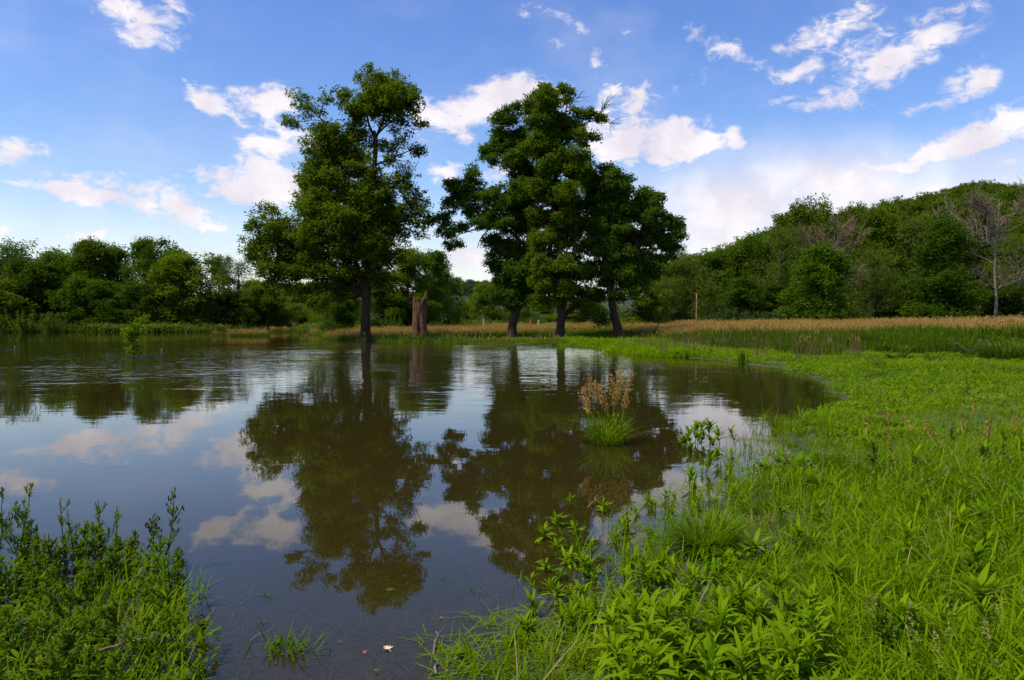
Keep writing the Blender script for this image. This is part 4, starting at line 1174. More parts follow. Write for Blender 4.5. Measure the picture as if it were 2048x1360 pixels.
R = np.random.default_rng(17)
x, y = wedge(125000, 2.6, 60, 1.05)
s = shore_dist(x, y); h = height(x, y)
mead = 0.5 + 0.5 * vnoise(x, y, 1.3, 21)
keep = (s > -0.35) & (R.uniform(0, 1, len(x)) < np.clip(np.where(y < 6.3, 0.10 + s * .95, .55 + s * 1.2), 0.03, 1)) & (h > -0.10)
keep &= (h > 0.005) | (R.uniform(0, 1, len(x)) < 0.30)
keep &= (x > -0.42) | (x > -.6) & (R.uniform(0, 1, len(x)) < .1)
keep &= (y < np.interp(x / y * F_PX + CX, [1000, 1260, 1400, 1600, 2048], [50, 58, 43, 36, 32]))
keep &= ~((s < 1.2) & (y > 12) & (R.uniform(0, 1, len(x)) < .5))
x, y, s, h = x[keep], y[keep], s[keep], h[keep]
n = len(x)
tallness = 0.62 + 0.55 * sstep(-.3, .8, vnoise(x, y, 2.3, 22)) + 0.30 * sstep(2, 6, x) * sstep(12, 6, y)
scl_ = tallness * R.uniform(.7, 1.25, n) * (1 + 0.25 * sstep(9, 25, y)) * np.where(y > 8.5, 0.62, 1.0)
scl_ = scl_ * np.where(y < 6.3, .68 + .32 * sstep(.2, 1.2, s), 1)
wid_ = scl_ * (1 + 0.7 * sstep(6, 25, y))
deep_ = vnoise(x, y, 3.0, 31) + 0.4 * vnoise(x, y, .9, 32) + R.normal(0, .35, n) + 0.35 * sstep(3, 7, x) * sstep(10, 4, y) > 0.42
for nm, mk, mt, lb in (('grass', ~deep_, 'grass', 'bright yellow green meadow grass between water and tall reeds'), ('dark_grass', deep_, 'grass_deep', 'darker green arching grass growing through the bright meadow')):
    pats = [grass_pat(16, .09, .14, .34, .0075, mt) for _ in range(7)] + [grass_pat(8, .07, .24, .50, .0135, mt, (.0, .3), (.9, 2.2), 6) for _ in range(4)]
    scatter(nm, pats, np.stack([x[mk], y[mk], h[mk]], -1), R.uniform(0, 6.28, mk.sum()), .10, np.stack([wid_[mk], wid_[mk], scl_[mk]], -1), lb, 'grass')
print('grass', n)
# leafy ground cover between the grasses
x, y = wedge(50000, 2.6, 58, 1.05)
s = shore_dist(x, y); h = height(x, y)
keep = (s > 0.15) & (x > -.5) & (h > 0.0) & (vnoise(x, y, 1.7, 41) + 0.6 * sstep(8, 16, y) + R.normal(0, .25, len(x)) > 0.30)
x, y, h = x[keep], y[keep], h[keep]; n = len(x)
sc = R.uniform(.5, 1.0, n) * (1 + .25 * sstep(8, 25, y))
scatter('ground_cover', [leafy_pat(22, .12, .10, .085, .034, 'weed') for _ in range(4)] + [leafy_pat(20, .12, .09, .11, .030, 'grass') for _ in range(3)] + [leafy_pat(20, .12, .10, .07, .04, 'dock') for _ in range(2)], np.stack([x, y, h], -1), R.uniform(0, 6.28, n), .1, np.stack([sc, sc, sc * .9], -1), 'low bright leafy ground cover filling the wet meadow', 'ground cover')
print('cover', n)

# tall reed grass with tan seed heads along the back of the meadow
x, y = wedge(68000, 24, 118, 0.85, .74)
s = shore_dist(x, y); h = height(x, y)
pxx = x / y * F_PX + CX
front = np.interp(pxx, [-400, 640, 760, 900, 1000, 1150, 1260, 1400, 1600, 1800, 2048, 2400], [300, 70, 57.5, 56.0, 58, 58.5, 54, 38, 32, 29.5, 27.5, 27])
jag = 2.2 * vnoise(x, y, 2.5, 51)
fr_d = y - front - jag
keep = (fr_d > 0) & (s > -1.2) & (h < 1.6)
keep &= R.uniform(0, 1, len(x)) < np.clip(.35 + fr_d * .25, 0, 1)
x, y, h, fr_d, pxx = x[keep], y[keep], h[keep], fr_d[keep], pxx[keep]; n = len(x)
tall = np.interp(pxx, [600, 900, 1100, 1300, 1500, 1700, 2048], [.66, .68, .72, .90, 1.08, 1.18, 1.25])
sc = tall * R.uniform(.76, 1.16, n) * (1 + .16 * vnoise(x, y, 4.0, 57)) * (0.55 + .45 * sstep(0, 7, fr_d))
gd = np.interp(pxx, [700, 900, 1250, 1500, 2048], [1.5, 2.0, 5, 10, 15])
green_zone = (fr_d < gd * (1 + .5 * vnoise(x, y, 5, 53) + R.normal(0, .28, n))) | (vnoise(x, y, 6.0, 52) + R.normal(0, .25, n) > .30)
for nm, mk, pats, lb in (('reed_grass', ~green_zone, [reed_pat(20, 7, .28, 1.0) for _ in range(6)], 'tall reed grass with tan seed heads filling the back of the meadow'),
                         ('green_reeds', green_zone, [grass_pat(34, .28, .45, 1.0, .022, 'reed_dark', (.0, .3), (.1, 1.0), 4) for _ in range(4)] + [leafy_pat(34, .30, .60, .16, .05, 'reed_dark') for _ in range(2)], 'dark green reed leaves along the front of the tan reed grass')):
    scatter(nm, pats, np.stack([x[mk], y[mk], h[mk]], -1), R.uniform(0, 6.28, mk.sum()), .05, np.stack([sc[mk] * 1.1, sc[mk] * 1.1, sc[mk]], -1), lb, 'reeds')
print('reeds', n)
# undergrowth below the trees of the far shore
x = R.uniform(-75, 8, 13000); y = 86 + 54 * R.uniform(0, 1, 13000) ** 1.7; s = shore_dist(x, y); pxx = x / y * F_PX + CX
keep = (s > -2.4) & (pxx < 1010) & (R.uniform(0, 1, 13000) < np.clip(1.1 - s * .03, .2, 1)) & ~((pxx > 760) & (y < 100))
x, y = x[keep], y[keep]; n = len(x)
scatter('undergrowth', [leafy_pat(46, .7, .75, .34, .13, 'olive') for _ in range(3)] + [grass_pat(46, .6, .4, .95, .035, 'reed') for _ in range(3)], np.stack([x, y, np.maximum(height(x, y), -.1)], -1), R.uniform(0, 6.28, n), .08, np.repeat(R.uniform(.6, 1.3, (n, 1)), 3, 1), 'low green undergrowth along the far shore below the trees', 'undergrowth')
# dry brown stalks standing in front of the reeds on the right
x = R.uniform(5, 22, 1400); y = R.uniform(27, 42, 1400); pxx = x / y * F_PX + CX
keep = (shore_dist(x, y) > .3) & (pxx < 1720) & (R.uniform(0, 1, 1400) < .55 + .45 * vnoise(x, y, 2.0, 61))
x, y = x[keep], y[keep]; n = len(x)
sp_ = [mesh_from('stalk_pattern', *strips(np.stack([R.normal(0, .12, 5), R.normal(0, .12, 5), np.full(5, -.05)], -1), R.uniform(0, 6.28, 5), R.uniform(.5, 1.1, 5), .012, R.uniform(0, .12, 5), .1, flat_prof, 2), [M['drystem']]) for _ in range(4)]
scatter('dry_stalks', sp_, np.stack([x, y, height(x, y)], -1), R.uniform(0, 6.28, n), .06, np.repeat(R.uniform(.7, 1.2, (n, 1)), 3, 1), 'thin brown dead stalks standing along the edge of the green reeds', 'stalks')
# small island of tan reeds and fringe of the far shore
for (px, py, rx, ry, n_, lb) in ((500, 672, 1.9, 1.0, 90, 'small patch of tan reeds standing in the water before the far shore'), (560, 664, 2.4, 1.0, 40, 'thin patch of tan reeds in the water right of the small dense patch'), (712, 679, 2.3, 1.2, 70, 'fringe of tan reeds left of the maple trunk')):
    c = gp(px, py)
    x = c[0] + R.normal(0, .6, n_) * rx; y = c[1] + R.normal(0, .6, n_) * ry
    scatter('reed_patch', [reed_pat(14, 9, .25, .75) for _ in range(3)], np.stack([x, y, np.full(n_, -.15)], -1), R.uniform(0, 6.28, n_), .06, np.repeat(R.uniform(.8, 1.15, (n_, 1)), 3, 1), lb, 'reeds')
# bright low plants along the water under the ashes
pxs = R.uniform(1120, 1420, 700); pys = R.uniform(684, 712, 700) + (pxs - 1250) * .03
pp = np.array([gp(a, c_) for a, c_ in zip(pxs, pys)])
s = shore_dist(pp[:, 0], pp[:, 1]); kp = (s > -.9)
pp = pp[kp]; pp[:, 2] = np.maximum(height(pp[:, 0], pp[:, 1]), -.05); n = len(pp)
scatter('shore_plants', [leafy_pat(30, .35, .18, .15, .06, 'weed') for _ in range(3)] + [grass_pat(30, .3, .2, .45, .016, 'grass') for _ in range(3)], pp, R.uniform(0, 6.28, n), .1, np.repeat(R.uniform(.7, 1.3, (n, 1)), 3, 1), 'bright leafy plants along the waterline at the ash trunks', 'ground cover')
pxs = R.uniform(620, 1130, 900); pys = np.interp(pxs, [620, 690, 760, 900, 1000, 1130], [668, 681, 684, 686, 690, 690]) + R.normal(-2.5, 1.4, 900)
pp = np.array([gp(a, c_) for a, c_ in zip(pxs, pys)]); pp[:, 2] = -.12; n = len(pp)
scatter('shore_grass', [reed_pat(30, 0 + 1, .35, .75) for _ in range(4)] + [grass_pat(30, .3, .25, .6, .02, 'grass_deep') for _ in range(2)], pp, R.uniform(0, 6.28, n), .1, np.repeat(R.uniform(.6, 1.1, (n, 1)), 3, 1), 'green grass standing in shallow water along the far bank', 'grass')
# drowned grass under the clear near water
x, y = wedge(9000, 2.6, 9.5, 1.0, .75)
s = shore_dist(x, y); h = height(x, y)
keep = (s < 0) & (s > -3.2) & (R.uniform(0, 1, len(x)) < np.clip(1.1 + s * .33, 0, 1))
x, y, h = x[keep], y[keep], h[keep]; n = len(x)
scatter('drowned_grass', [grass_pat(7, .10, .08, .26, .006, 'drowned', (.7, 1.4), (.1, .6), 3) for _ in range(4)], np.stack([x, y, np.minimum(h, -.035)], -1), R.uniform(0, 6.28, n), .05, np.stack([R.uniform(.8, 1.4, n), R.uniform(.8, 1.4, n), R.uniform(.2, .45, n)], -1), 'pale drowned grass lying just under the clear water', 'grass')
# matted grass afloat along the near waterline
x, y = wedge(16000, 2.8, 14, 1.2, .7)
s = shore_dist(x, y)
keep = (s < .25) & (s > -.75) & (x > -.5) & (R.uniform(0, 1, len(x)) < np.clip(.75 + s * .95, 0.02, 1) * (.35 + .65 * (vnoise(x, y, .5, 71) > -.15)))
x, y = x[keep], y[keep]; n = len(x)
scatter('floating_grass', [grass_pat(7, .08, .10, .28, .006, 'grass', (1.2, 1.5), (.0, .25), 3) for _ in range(4)], np.stack([x, y, np.full(n, .015)], -1), R.uniform(0, 6.28, n), .02, np.stack([R.uniform(.7, 1.2, n), R.uniform(.7, 1.2, n), R.uniform(.3, .6, n)], -1), 'thin grass blades lying on the water along the bank', 'grass')
# upright blades coming out of the water
x, y = wedge(9000, 2.8, 13, 1.15, .7)
s = shore_dist(x, y)
keep = (s < .1) & (s > -.9) & (x > -.45) & (R.uniform(0, 1, len(x)) < np.clip(.55 + s * .6, 0.0, 1) * (.2 + .8 * (vnoise(x, y, .6, 72) > .0)))
x, y = x[keep], y[keep]; n = len(x)
scatter('emergent_grass', [grass_pat(6, .06, .18, .42, .008, 'grass', (.0, .3), (.1, 1.0), 4) for _ in range(5)], np.stack([x, y, np.full(n, -.06)], -1), R.uniform(0, 6.28, n), .08, np.repeat(R.uniform(.6, 1.15, (n, 1)), 3, 1), 'single grass blades rising from the shallow water near the bank', 'grass')
# dead straw and leaning old stems in the meadow
x, y = wedge(2600, 2.8, 24, 1.1, .75)
s = shore_dist(x, y); keep = (s > -.1) & (x > -.35) & (vnoise(x, y, .8, 91) > -.1); x, y = x[keep], y[keep]; n = len(x)
M['straw'] = leaf_mat('straw', (.20, .155, .06), (.36, .28, .12), .2, .7)
scatter('dead_straw', [grass_pat(4, .08, .15, .40, .0055, 'straw', (.2, 1.3), (.1, .9), 3) for _ in range(5)], np.stack([x, y, height(x, y) + .02], -1), R.uniform(0, 6.28, n), .1, np.repeat(R.uniform(.6, 1.1, (n, 1)), 3, 1), 'dry pale straw tangled in the green meadow grass', 'straw')
# fine flowering grass heads
x, y = wedge(2000, 3.2, 26, 1.0, .75)
s = shore_dist(x, y); keep = (s > .2) & (x > .2) & (vnoise(x, y, 2.2, 93) > .1); x, y = x[keep], y[keep]; n = len(x)
def fine_head():
    q = R.uniform(0, 6.28, 3); L_ = R.uniform(.32, .5, 3); ln = R.uniform(.05, .3, 3)
    b0 = np.stack([R.normal(0, .03, 3), R.normal(0, .03, 3), np.zeros(3)], -1)
    st = strips(b0, q, L_, .004, ln, .4, flat_prof, 4)
    tip = b0 + np.stack([np.cos(q) * np.sin(ln + .2) * L_, np.sin(q) * np.sin(ln + .2) * L_, np.cos(ln + .2) * L_], -1)
    c = np.repeat(tip, 12, 0) + R.normal(0, .010, (36, 3)) * [1, 1, 2.2]
    V2, F2 = leaves(c, .016, .006, None, -.4, .3)
    return mesh_from('head_pattern', np.concatenate([st[0], V2]), st[1] + [f + len(st[0]) for f in F2], [M['grass_deep'], M['straw']], [0, 0, 1, 1])
scatter('flowering_grass', [fine_head() for _ in range(5)], np.stack([x, y, height(x, y)], -1), R.uniform(0, 6.28, n), .1, np.repeat(R.uniform(.7, 1.2, (n, 1)), 3, 1), 'thin flowering grass stems standing over the right meadow', 'grass')
# rusty and tan seed stalks in the right meadow
sx_ = R.uniform(1720, 2060, 40); sy_ = R.normal(885, 40, 40)
pp = np.array([gp(a, c_) for a, c_ in zip(sx_, sy_)]); pp[:, 2] = height(pp[:, 0], pp[:, 1]); n = len(pp)
def seedy(col, L0):
    st = strips(np.zeros((1, 3)), [0.3], [L0], [.006], [.05], [.15], flat_prof, 3)
    c = np.stack([R.normal(0, .008, 40) + .03, R.normal(0, .008, 40), R.uniform(.6, 1.0, 40) * L0], -1)
    V2, F2 = leaves(c, .03, .014, None, -.3, .3)
    return mesh_from('seed_pattern', np.concatenate([st[0], V2]), st[1] + [f + len(st[0]) for f in F2], [M['stem'], M[col]], [0, 0, 1, 1])
scatter('seed_stalks', [seedy('rust', .34), seedy('seed', .36), seedy('rust', .26)], pp, R.uniform(0, 6.28, n), .12, np.repeat(R.uniform(.7, 1.1, (n, 1)), 3, 1), 'rust coloured seed stalks scattered in the meadow on the right', 'stalks')
# specks and small leaves afloat
x, y = wedge(3600, 2.9, 14, 1.1, .5)
keep = (shore_dist(x, y) < -.1) & (vnoise(x, y, .9, 95) + R.normal(0, .3, len(x)) > .05); x, y = x[keep], y[keep]; n = len(x)
V, fs = leaves(np.stack([x, y, np.full(n, .004)], -1), .017, .005, None, 0, 1.0)
V[:, 2] = .004 + (V[:, 2] - .004) * .12
fl = obj('floating_specks', mesh_from('floating_specks', V, fs, [M['drowned']])); tag(fl, 'tiny petals and leaf bits floating on the still near water', 'debris', kind='stuff')

# ------------------------------------------------------------------ single plants
R = np.random.default_rng(29)
leaf_meshes = []
for q in range(6):
    V, fs = strips(np.zeros((1, 3)), [0.0], [.115], [.018 + .0016 * q], [0.55 + .13 * q], [.35 + .22 * ((q * 2) % 5)], lance_prof, 5, fold=.22)
    V[:, 1] += .010 * (q - 2.5) / 2.5 * (V[:, 0] / .1) ** 2 + R.normal(0, .0008, len(V))
    leaf_meshes.append(mesh_from('weed_leaf', V, fs, [M['weed']]))
LABW = {}


def whorl_weed(loc, hgt, s, label, group=None, nodes=4, single=True):
    """upright weed with rings of lance leaves, widest at the top"""
    rt = thing('leafy_weed', label, 'weed', loc, R.uniform(0, 6.28), group)
    lean = R.normal(0, .18 * hgt, 2)
    top = np.array([lean[0], lean[1], hgt])
    V, fs = tube(bend((0, 0, -.12), top, 5, 0, .01), np.linspace(.0045, .003, 5) * (s ** .5), 5)
    obj('stem', mesh_from('weed_stem', V, fs, [M['stem']], smooth=True), rt)
    B_, Hd, Ln, Le, Cu = [], [], [], [], []
    for k in range(nodes):
        f = 1 - k / nodes * .55
        nl = [8, 7, 6, 5, 4][min(k, 4)]
        a0 = R.uniform(0, 6.28)
        for j in range(nl):
            a_ = a0 + j * 6.283 / nl + R.normal(0, .35)
            z = hgt * f - R.uniform(0, .05)
            q = int(R.integers(6)); sc = s * R.uniform(.55, 1.2) * (1.0 if k else .9)
            inner = 1.0 if k else R.uniform(.4, 1.0)
            if single:
                lo = bpy.data.objects.new('leaf', leaf_meshes[q]); COL.objects.link(lo); lo.parent = rt
                lo.location = (lean[0] * f, lean[1] * f, z)
                lo.rotation_euler = (R.normal(0, .25), -.25 + .30 * k * .5 + R.normal(0, .28) - .25 * (1 - inner), a_); lo.scale = (sc, sc, sc)
            else:
                B_.append([lean[0] * f, lean[1] * f, z]); Hd.append(a_); Ln.append(.115 * sc); Le.append(.55 + .25 * k * .5 + R.normal(0, .15)); Cu.append(R.uniform(.3, .8))
    if not single:
        Ln = np.array(Ln)
        V, fs = strips(np.array(B_), np.array(Hd), Ln, Ln * .19, np.array(Le), np.array(Cu), lance_prof, 4, fold=.2)
        obj('foliage', mesh_from('weed_foliage', V, fs, [M['weed']]), rt)
    return rt


def land(px, py):
    p = gp(px, py); p[2] = H1(p[0], p[1]); p = gp(px, py, max(p[2], 0)); p[2] = H1(p[0], p[1])
    return p


# the weeds in the water's edge, one by one: px, py of the foot, height, size, label
EDGE = [
    (1085, 1078, .16, 1.0, 'left plant of the bright weed group out in the water, by the bank'), (1118, 1052, .17, 1.05, 'back plant of the bright weed group out in the water'), (1148, 1070, .15, 1.0, 'right plant of the bright weed group out in the water'),
    (1110, 1100, .12, .9, 'low front plant of the bright weed group out in the water'), (1212, 1022, .17, 1.0, 'single weed apart in the water where the ash reflection ends'), (1222, 1082, .13, .9, 'weed with its reflection below it, second from the bank'),
    (1262, 1060, .17, 1.0, 'weed over its own reflection, left of a pair near the bank'), (1292, 1078, .17, 1.0, 'weed over its own reflection, right of a pair near the bank'), (1100, 1142, .15, 1.0, 'weed left of the drowned grass mat'),
    (1130, 1128, .16, 1.1, 'weed standing above the drowned grass mat'), (1170, 1150, .18, 1.1, 'upright weed with long stem right of the drowned grass mat'), (1120, 1195, .16, 1.1, 'weed at the front left tip of the bank plants'),
    (1140, 1000, .10, .7, 'small low weed beyond the bright group in the water'), (1332, 1000, .17, .85, 'weed in the shallow bay above the round tussock'), (1290, 1005, .15, .85, 'weed at the left of the shallow bay'),
    (1250, 1025, .10, .7, 'tiny dark weed between the single weed and the pair'), (1385, 985, .20, .85, 'taller weed at the back of the shallow bay'), (1310, 1020, .15, .8, 'weed in the middle of the shallow bay'),
    (1345, 1035, .14, .9, 'weed between the bay and the round tussock'), (1400, 1010, .18, .9, 'weed just behind the round tussock'),
    (1255, 1155, .22, 1.2, 'weed with broad fan of leaves, left end of the bank cluster'), (1275, 1190, .24, 1.3, 'weed with drooping whorl in front of the bank cluster'), (1320, 1165, .22, 1.2, 'weed in the middle of the bank cluster below the tussock'), (1340, 1205, .22, 1.2, 'weed at the right of the bank cluster below the tussock'),
    (1010, 1300, .16, .9, 'small weed in grass at the bottom left tip of the bank'), (1125, 1260, .14, .9, 'small weed among blades at the front waterline'), (1180, 1240, .18, 1.0, 'weed between blades and bank cluster'),
    (930, 1312, .10, .8, 'lowest weed in the water near the bottom edge'), (1500, 960, .20, .9, 'weed at the right of the shallow bay by the dock leaves'), (1450, 975, .20, .9, 'weed behind the tussock by the shallow bay'),
]
for (px, py, hh, ss, lb) in EDGE:
    p = gp(px, py); p[2] = max(-.08, min(H1(p[0], p[1]), .1))
    if p[2] < 0: hh -= p[2] * .5
    whorl_weed(p, hh * .72, ss * R.uniform(.9, 1.08), lb)
tries = 0; cnt = 0; spots = []
while cnt < 46 and tries < 4000:
    tries += 1
    px = R.uniform(1060, 1540); py = R.uniform(940, 1290)
    q = gp(px, py); sd_ = shore_dist(q[:1], q[1:2])[0]
    if not -.75 < sd_ < -.02 or any((px - a) ** 2 + ((py - c_) * 1.4) ** 2 < 26 ** 2 for a, c_ in spots): continue
    spots.append((px, py)); cnt += 1
    q[2] = -.07
    whorl_weed(q, R.uniform(.10, .20), R.uniform(.55, 1.0), 'small weed shoot rising from the shallows along the ragged edge of the near bank', 'weed shoots in the shallows', R.integers(2, 5), single=False)
# the dense patch at the bottom, right of centre
spots = []
tries = 0
while len(spots) < 74 and tries < 6000:
    tries += 1
    px = R.uniform(1225, 1640); py = R.uniform(1262, 1470)
    if py < 1262 + (px - 1380) * .25: continue
    if any((px - a) ** 2 + ((py - c_) * 1.3) ** 2 < 30 ** 2 for a, c_ in spots): continue
    spots.append((px, py))
spots.sort(key=lambda q: -q[1])
for q, (px, py) in enumerate(spots):
    p = land(px, py)
    whorl_weed(p, R.uniform(.16, .34), R.uniform(.9, 1.35), 'bright weed in the dense leafy patch at the bottom edge right of centre', 'weeds in the dense patch', single=(q < 60))
# looser weeds over the right meadow
cnt = 0; tries = 0; spots = []
while cnt < 44 and tries < 3000:
    tries += 1
    px = R.uniform(1450, 2060); py = 900 + 500 * R.uniform(0, 1) ** 1.2
    p = land(px, py)
    if shore_dist(p[:1], p[1:2])[0] < .1 or any((px - a) ** 2 + (py - c_) ** 2 < 45 ** 2 for a, c_ in spots): continue
    spots.append((px, py)); cnt += 1
    whorl_weed(p, R.uniform(.08, .24), R.uniform(.8, 1.5), 'scattered leafy weed standing in the long grass of the right meadow', 'weeds in the right meadow', single=False)

# tall forbs in the lower left corner
def forb(loc, hgt, label, group=None, buds=False, dense=1.0, mat='forb'):
    rt = thing('tall_forb', label, 'wild plant', loc, R.uniform(0, 6.28), group)
    top = np.array([R.normal(0, .12), R.normal(0, .12), 1]) * hgt
    pa = bend((0, 0, -.15), top, 8, 0, .012)
    parts = [tube(pa, np.linspace(.006, .002, 8), 5)]
    B_, Hd, Ln, Le = [], [], [], []
    tips = [top]
    nb = int(8 + 9 * dense)
    for k in range(nb):
        tz = R.uniform(.08, .92) if not buds else R.uniform(.4, .95)
        p0 = np.array([np.interp(tz, np.linspace(0, 1, 8), pa[:, c]) for c in range(3)])
        a_ = R.uniform(0, 6.28); L_ = hgt * R.uniform(.16, .42) * (1.25 - tz)
        e_ = p0 + np.array([math.cos(a_) * L_ * R.uniform(.45, .9), math.sin(a_) * L_ * R.uniform(.45, .9), L_ * R.uniform(.5, 1.0)])
        pb = bend(p0, e_, 4, -.08, .03); parts.append(tube(pb, np.linspace(.003, .0012, 4), 4, cap=False)); tips.append(e_)
        for j in range(int(13 * dense)):
            B_.append(p0 + (e_ - p0) * R.uniform(.15, 1.02)); Hd.append(R.uniform(0, 6.28)); Ln.append(R.uniform(.028, .075) * (1.2 - .5 * tz)); Le.append(R.uniform(.15, 1.25))
    for k in range(int(60 * dense * hgt / .6)):
        tz = R.uniform(.02, 1.0)
        B_.append([np.interp(tz, np.linspace(0, 1, 8), pa[:, c]) for c in range(3)]); Hd.append(k * 2.4 + R.normal(0, .2))
        Ln.append(R.uniform(.04, .12) * (1.15 - .7 * tz)); Le.append(R.uniform(.4, 1.25))
    V, fs = join(parts); obj('stem', mesh_from('forb_stem', V, fs, [M['redstem' if R.uniform() < .5 else 'stem']], smooth=True), rt)
    Ln = np.array(Ln)
    V, fs = strips(np.array(B_), np.array(Hd), Ln, Ln * R.uniform(.15, .26, len(Ln)), np.array(Le), R.uniform(.2, .9, len(Ln)), lance_prof, 3, fold=.12)
    obj('foliage', mesh_from('forb_foliage', V, fs, [M[mat]]), rt)
    if buds:
        for e_ in tips:
            for _ in range(2):
                c = e_ + R.normal(0, .010, 3)
                V, fs = tube(np.array([c + [0, 0, -.010], c, c + [0, 0, .008], c + [0, 0, .013]]), np.array([.002, .0045, .004, .002]), 6)
                obj('bud', mesh_from('forb_bud', V, fs, [M['bud']], smooth=True), rt)
    return rt


def foot(px, py): p = gp(px, py); p[2] = max(-.12, H1(p[0], p[1])); return p


NAMED = [(320, 1150, 1120 - 935, 'tallest plant right of the left corner clump, with purple buds at its tips', True), (352, 1140, 62, 'slim plant right of the purple budded one', False), (280, 1145, 125, 'plant with small buds left of the purple budded one', True),
         (30, 1150, 205, 'tallest leafy plant at the left edge', False), (-5, 1160, 190, 'tall budded plant cut off by the left edge', True), (130, 1130, 150, 'pointed leafy plant in the middle of the left corner clump', False),
         (70, 1150, 155, 'leafy plant right of the tallest one at the left edge', False), (165, 1130, 135, 'narrow leafy plant in the middle of the left corner clump', False), (230, 1120, 115, 'bushy plant at the right shoulder of the left corner clump', False),
         (195, 1130, 110, 'reddish stemmed plant in the left corner clump', False), (370, 1185, 100, 'short plant at the outer right of the left corner clump', False), (400, 1275, 60, 'small leafy plant over its reflection, rightmost of the left corner', False), (405, 1352, 50, 'small plant at the bottom edge, rightmost of the left corner', False),
         (335, 1200, 120, 'leafy plant below the purple budded one', False), (300, 1170, 110, 'light green plant at the foot of the purple budded one', False)]
for (px, py, hp, lb, bd) in NAMED:
    p = foot(px, py)
    d = p[1]
    forb(p, hp / F_PX * d + .06, lb, None, bd, .75 if bd else 1.1)
spots = []; tries = 0
while len(spots) < 112 and tries < 9000:
    tries += 1
    px = R.uniform(-140, 400); py = R.uniform(1090, 1560)
    if px > 250 + (py - 1100) * .55 and px > 300: continue
    if px > 390 - max(0, 1180 - py) * .9: continue
    p = foot(px, py)
    if p[1] < 2.45: continue
    if any((p[0] - a) ** 2 + (p[1] - c_) ** 2 < .105 ** 2 for a, c_ in spots): continue
    spots.append((p[0], p[1]))
    hh = R.uniform(.16, .46) * (1.15 if px < 220 else .75) * (1 if py < 1350 else .8)
    forb(p, hh, 'leafy green plant in the dense clump of the lower left corner', 'plants in the lower left clump', False, 1.15)
x = R.uniform(-2.5, -1.2, 160); y = R.uniform(3.0, 4.6, 160)
kp = (x / y * F_PX + CX < 400); x, y = x[kp], y[kp]; n = len(x)
scatter('corner_grass', [grass_pat(7, .05, .18, .40, .008, 'grass', (.0, .3), (.4, 1.4), 4) for _ in range(4)], np.stack([x, y, np.full(n, -.06)], -1), R.uniform(0, 6.28, n), .08, np.repeat(R.uniform(.6, 1.0, (n, 1)), 3, 1), 'grass blades among the plants in the lower left corner', 'grass')
x = R.uniform(-3.2, -1.1, 520); y = R.uniform(2.5, 5.2, 520); thin_ = R.uniform(0, 1, 520) < .6; pxx = x / y * F_PX + CX
kp = (pxx < 385 - np.maximum(0, y - 4.2) * 90) & (vnoise(x, y, .35, 81) > -.2) & thin_; x, y = x[kp], y[kp]; n = len(x)
scatter('corner_cover', [leafy_pat(30, .12, .14, .060, .015, 'forb') for _ in range(4)], np.stack([x, y, np.full(n, .0)], -1), R.uniform(0, 6.28, n), .1, np.repeat(R.uniform(.6, 1.2, (n, 1)), 3, 1), 'low leafy growth filling the lower left corner between the tall plants', 'ground cover')

# reed clump standing alone in the water
c = gp(1215, 886)
rc = thing('reed_clump', 'clump of grass with orange seed heads standing alone in the water', 'reed clump', c)
d = c[1]
nb = 340
a_ = R.uniform(0, 6.28, nb); r_ = .20 * np.sqrt(R.uniform(0, 1, nb))
V, fs = strips(np.stack([r_ * np.cos(a_), r_ * np.sin(a_) * .8, np.full(nb, -.1)], -1), a_ + R.normal(0, .7, nb), R.uniform(.25, .70, nb), .010, R.uniform(.02, .30, nb), R.uniform(.3, 1.7, nb), blade_prof, 5)
obj('blades', mesh_from('clump_blades', V, fs, [M['grass']]), rc)['kind'] = 'stuff'
nb = 120
a_ = R.uniform(0, 6.28, nb); r_ = .12 * np.sqrt(R.uniform(0, 1, nb))
V, fs = leaves(np.stack([.06 + r_ * np.cos(a_), -.1 + r_ * np.sin(a_), R.uniform(0, .42, nb)], -1), .05, .022); obj('leaves', mesh_from('clump_leaves', V, fs, [M['grass']]), rc)['kind'] = 'stuff'
for (tx, ty, fx) in [(1178, 752, 1200), (1190, 762, 1205), (1200, 768, 1208), (1221, 748, 1216), (1240, 740, 1222), (1245, 752, 1225), (1262, 741, 1232), (1170, 795, 1195), (1210, 790, 1210), (1232, 775, 1220), (1255, 782, 1228), (1166, 775, 1196)]:
    dd = d + R.normal(0, .12)
    tip = at(tx, ty, dd) - c; ft = np.array([(fx - 1215) / F_PX * d, dd - d, -.1])
    pa = bend(ft, tip, 8, 0, .01)
    V, fs = tube(pa, np.linspace(.004, .002, 8), 4); obj('stalk', mesh_from('clump_stalk', V, fs, [M['stem']]), rc)
    m_ = 130; q = R.uniform(0, 1, m_)
    cc = tip + (pa[-3] - tip) * (q[:, None] * 1.0) + R.normal(0, 1, (m_, 3)) * (.010 + .020 * np.sin(PI * q) ** .7)[:, None] * [1, 1, .6]
    V, fs = leaves(cc, .032, .012, np.tile([[0, 0, 1.]], (m_, 1)), -.5, .2); obj('seed_head', mesh_from('clump_seed', V, fs, [M['orange_seed']]), rc)['kind'] = 'stuff'

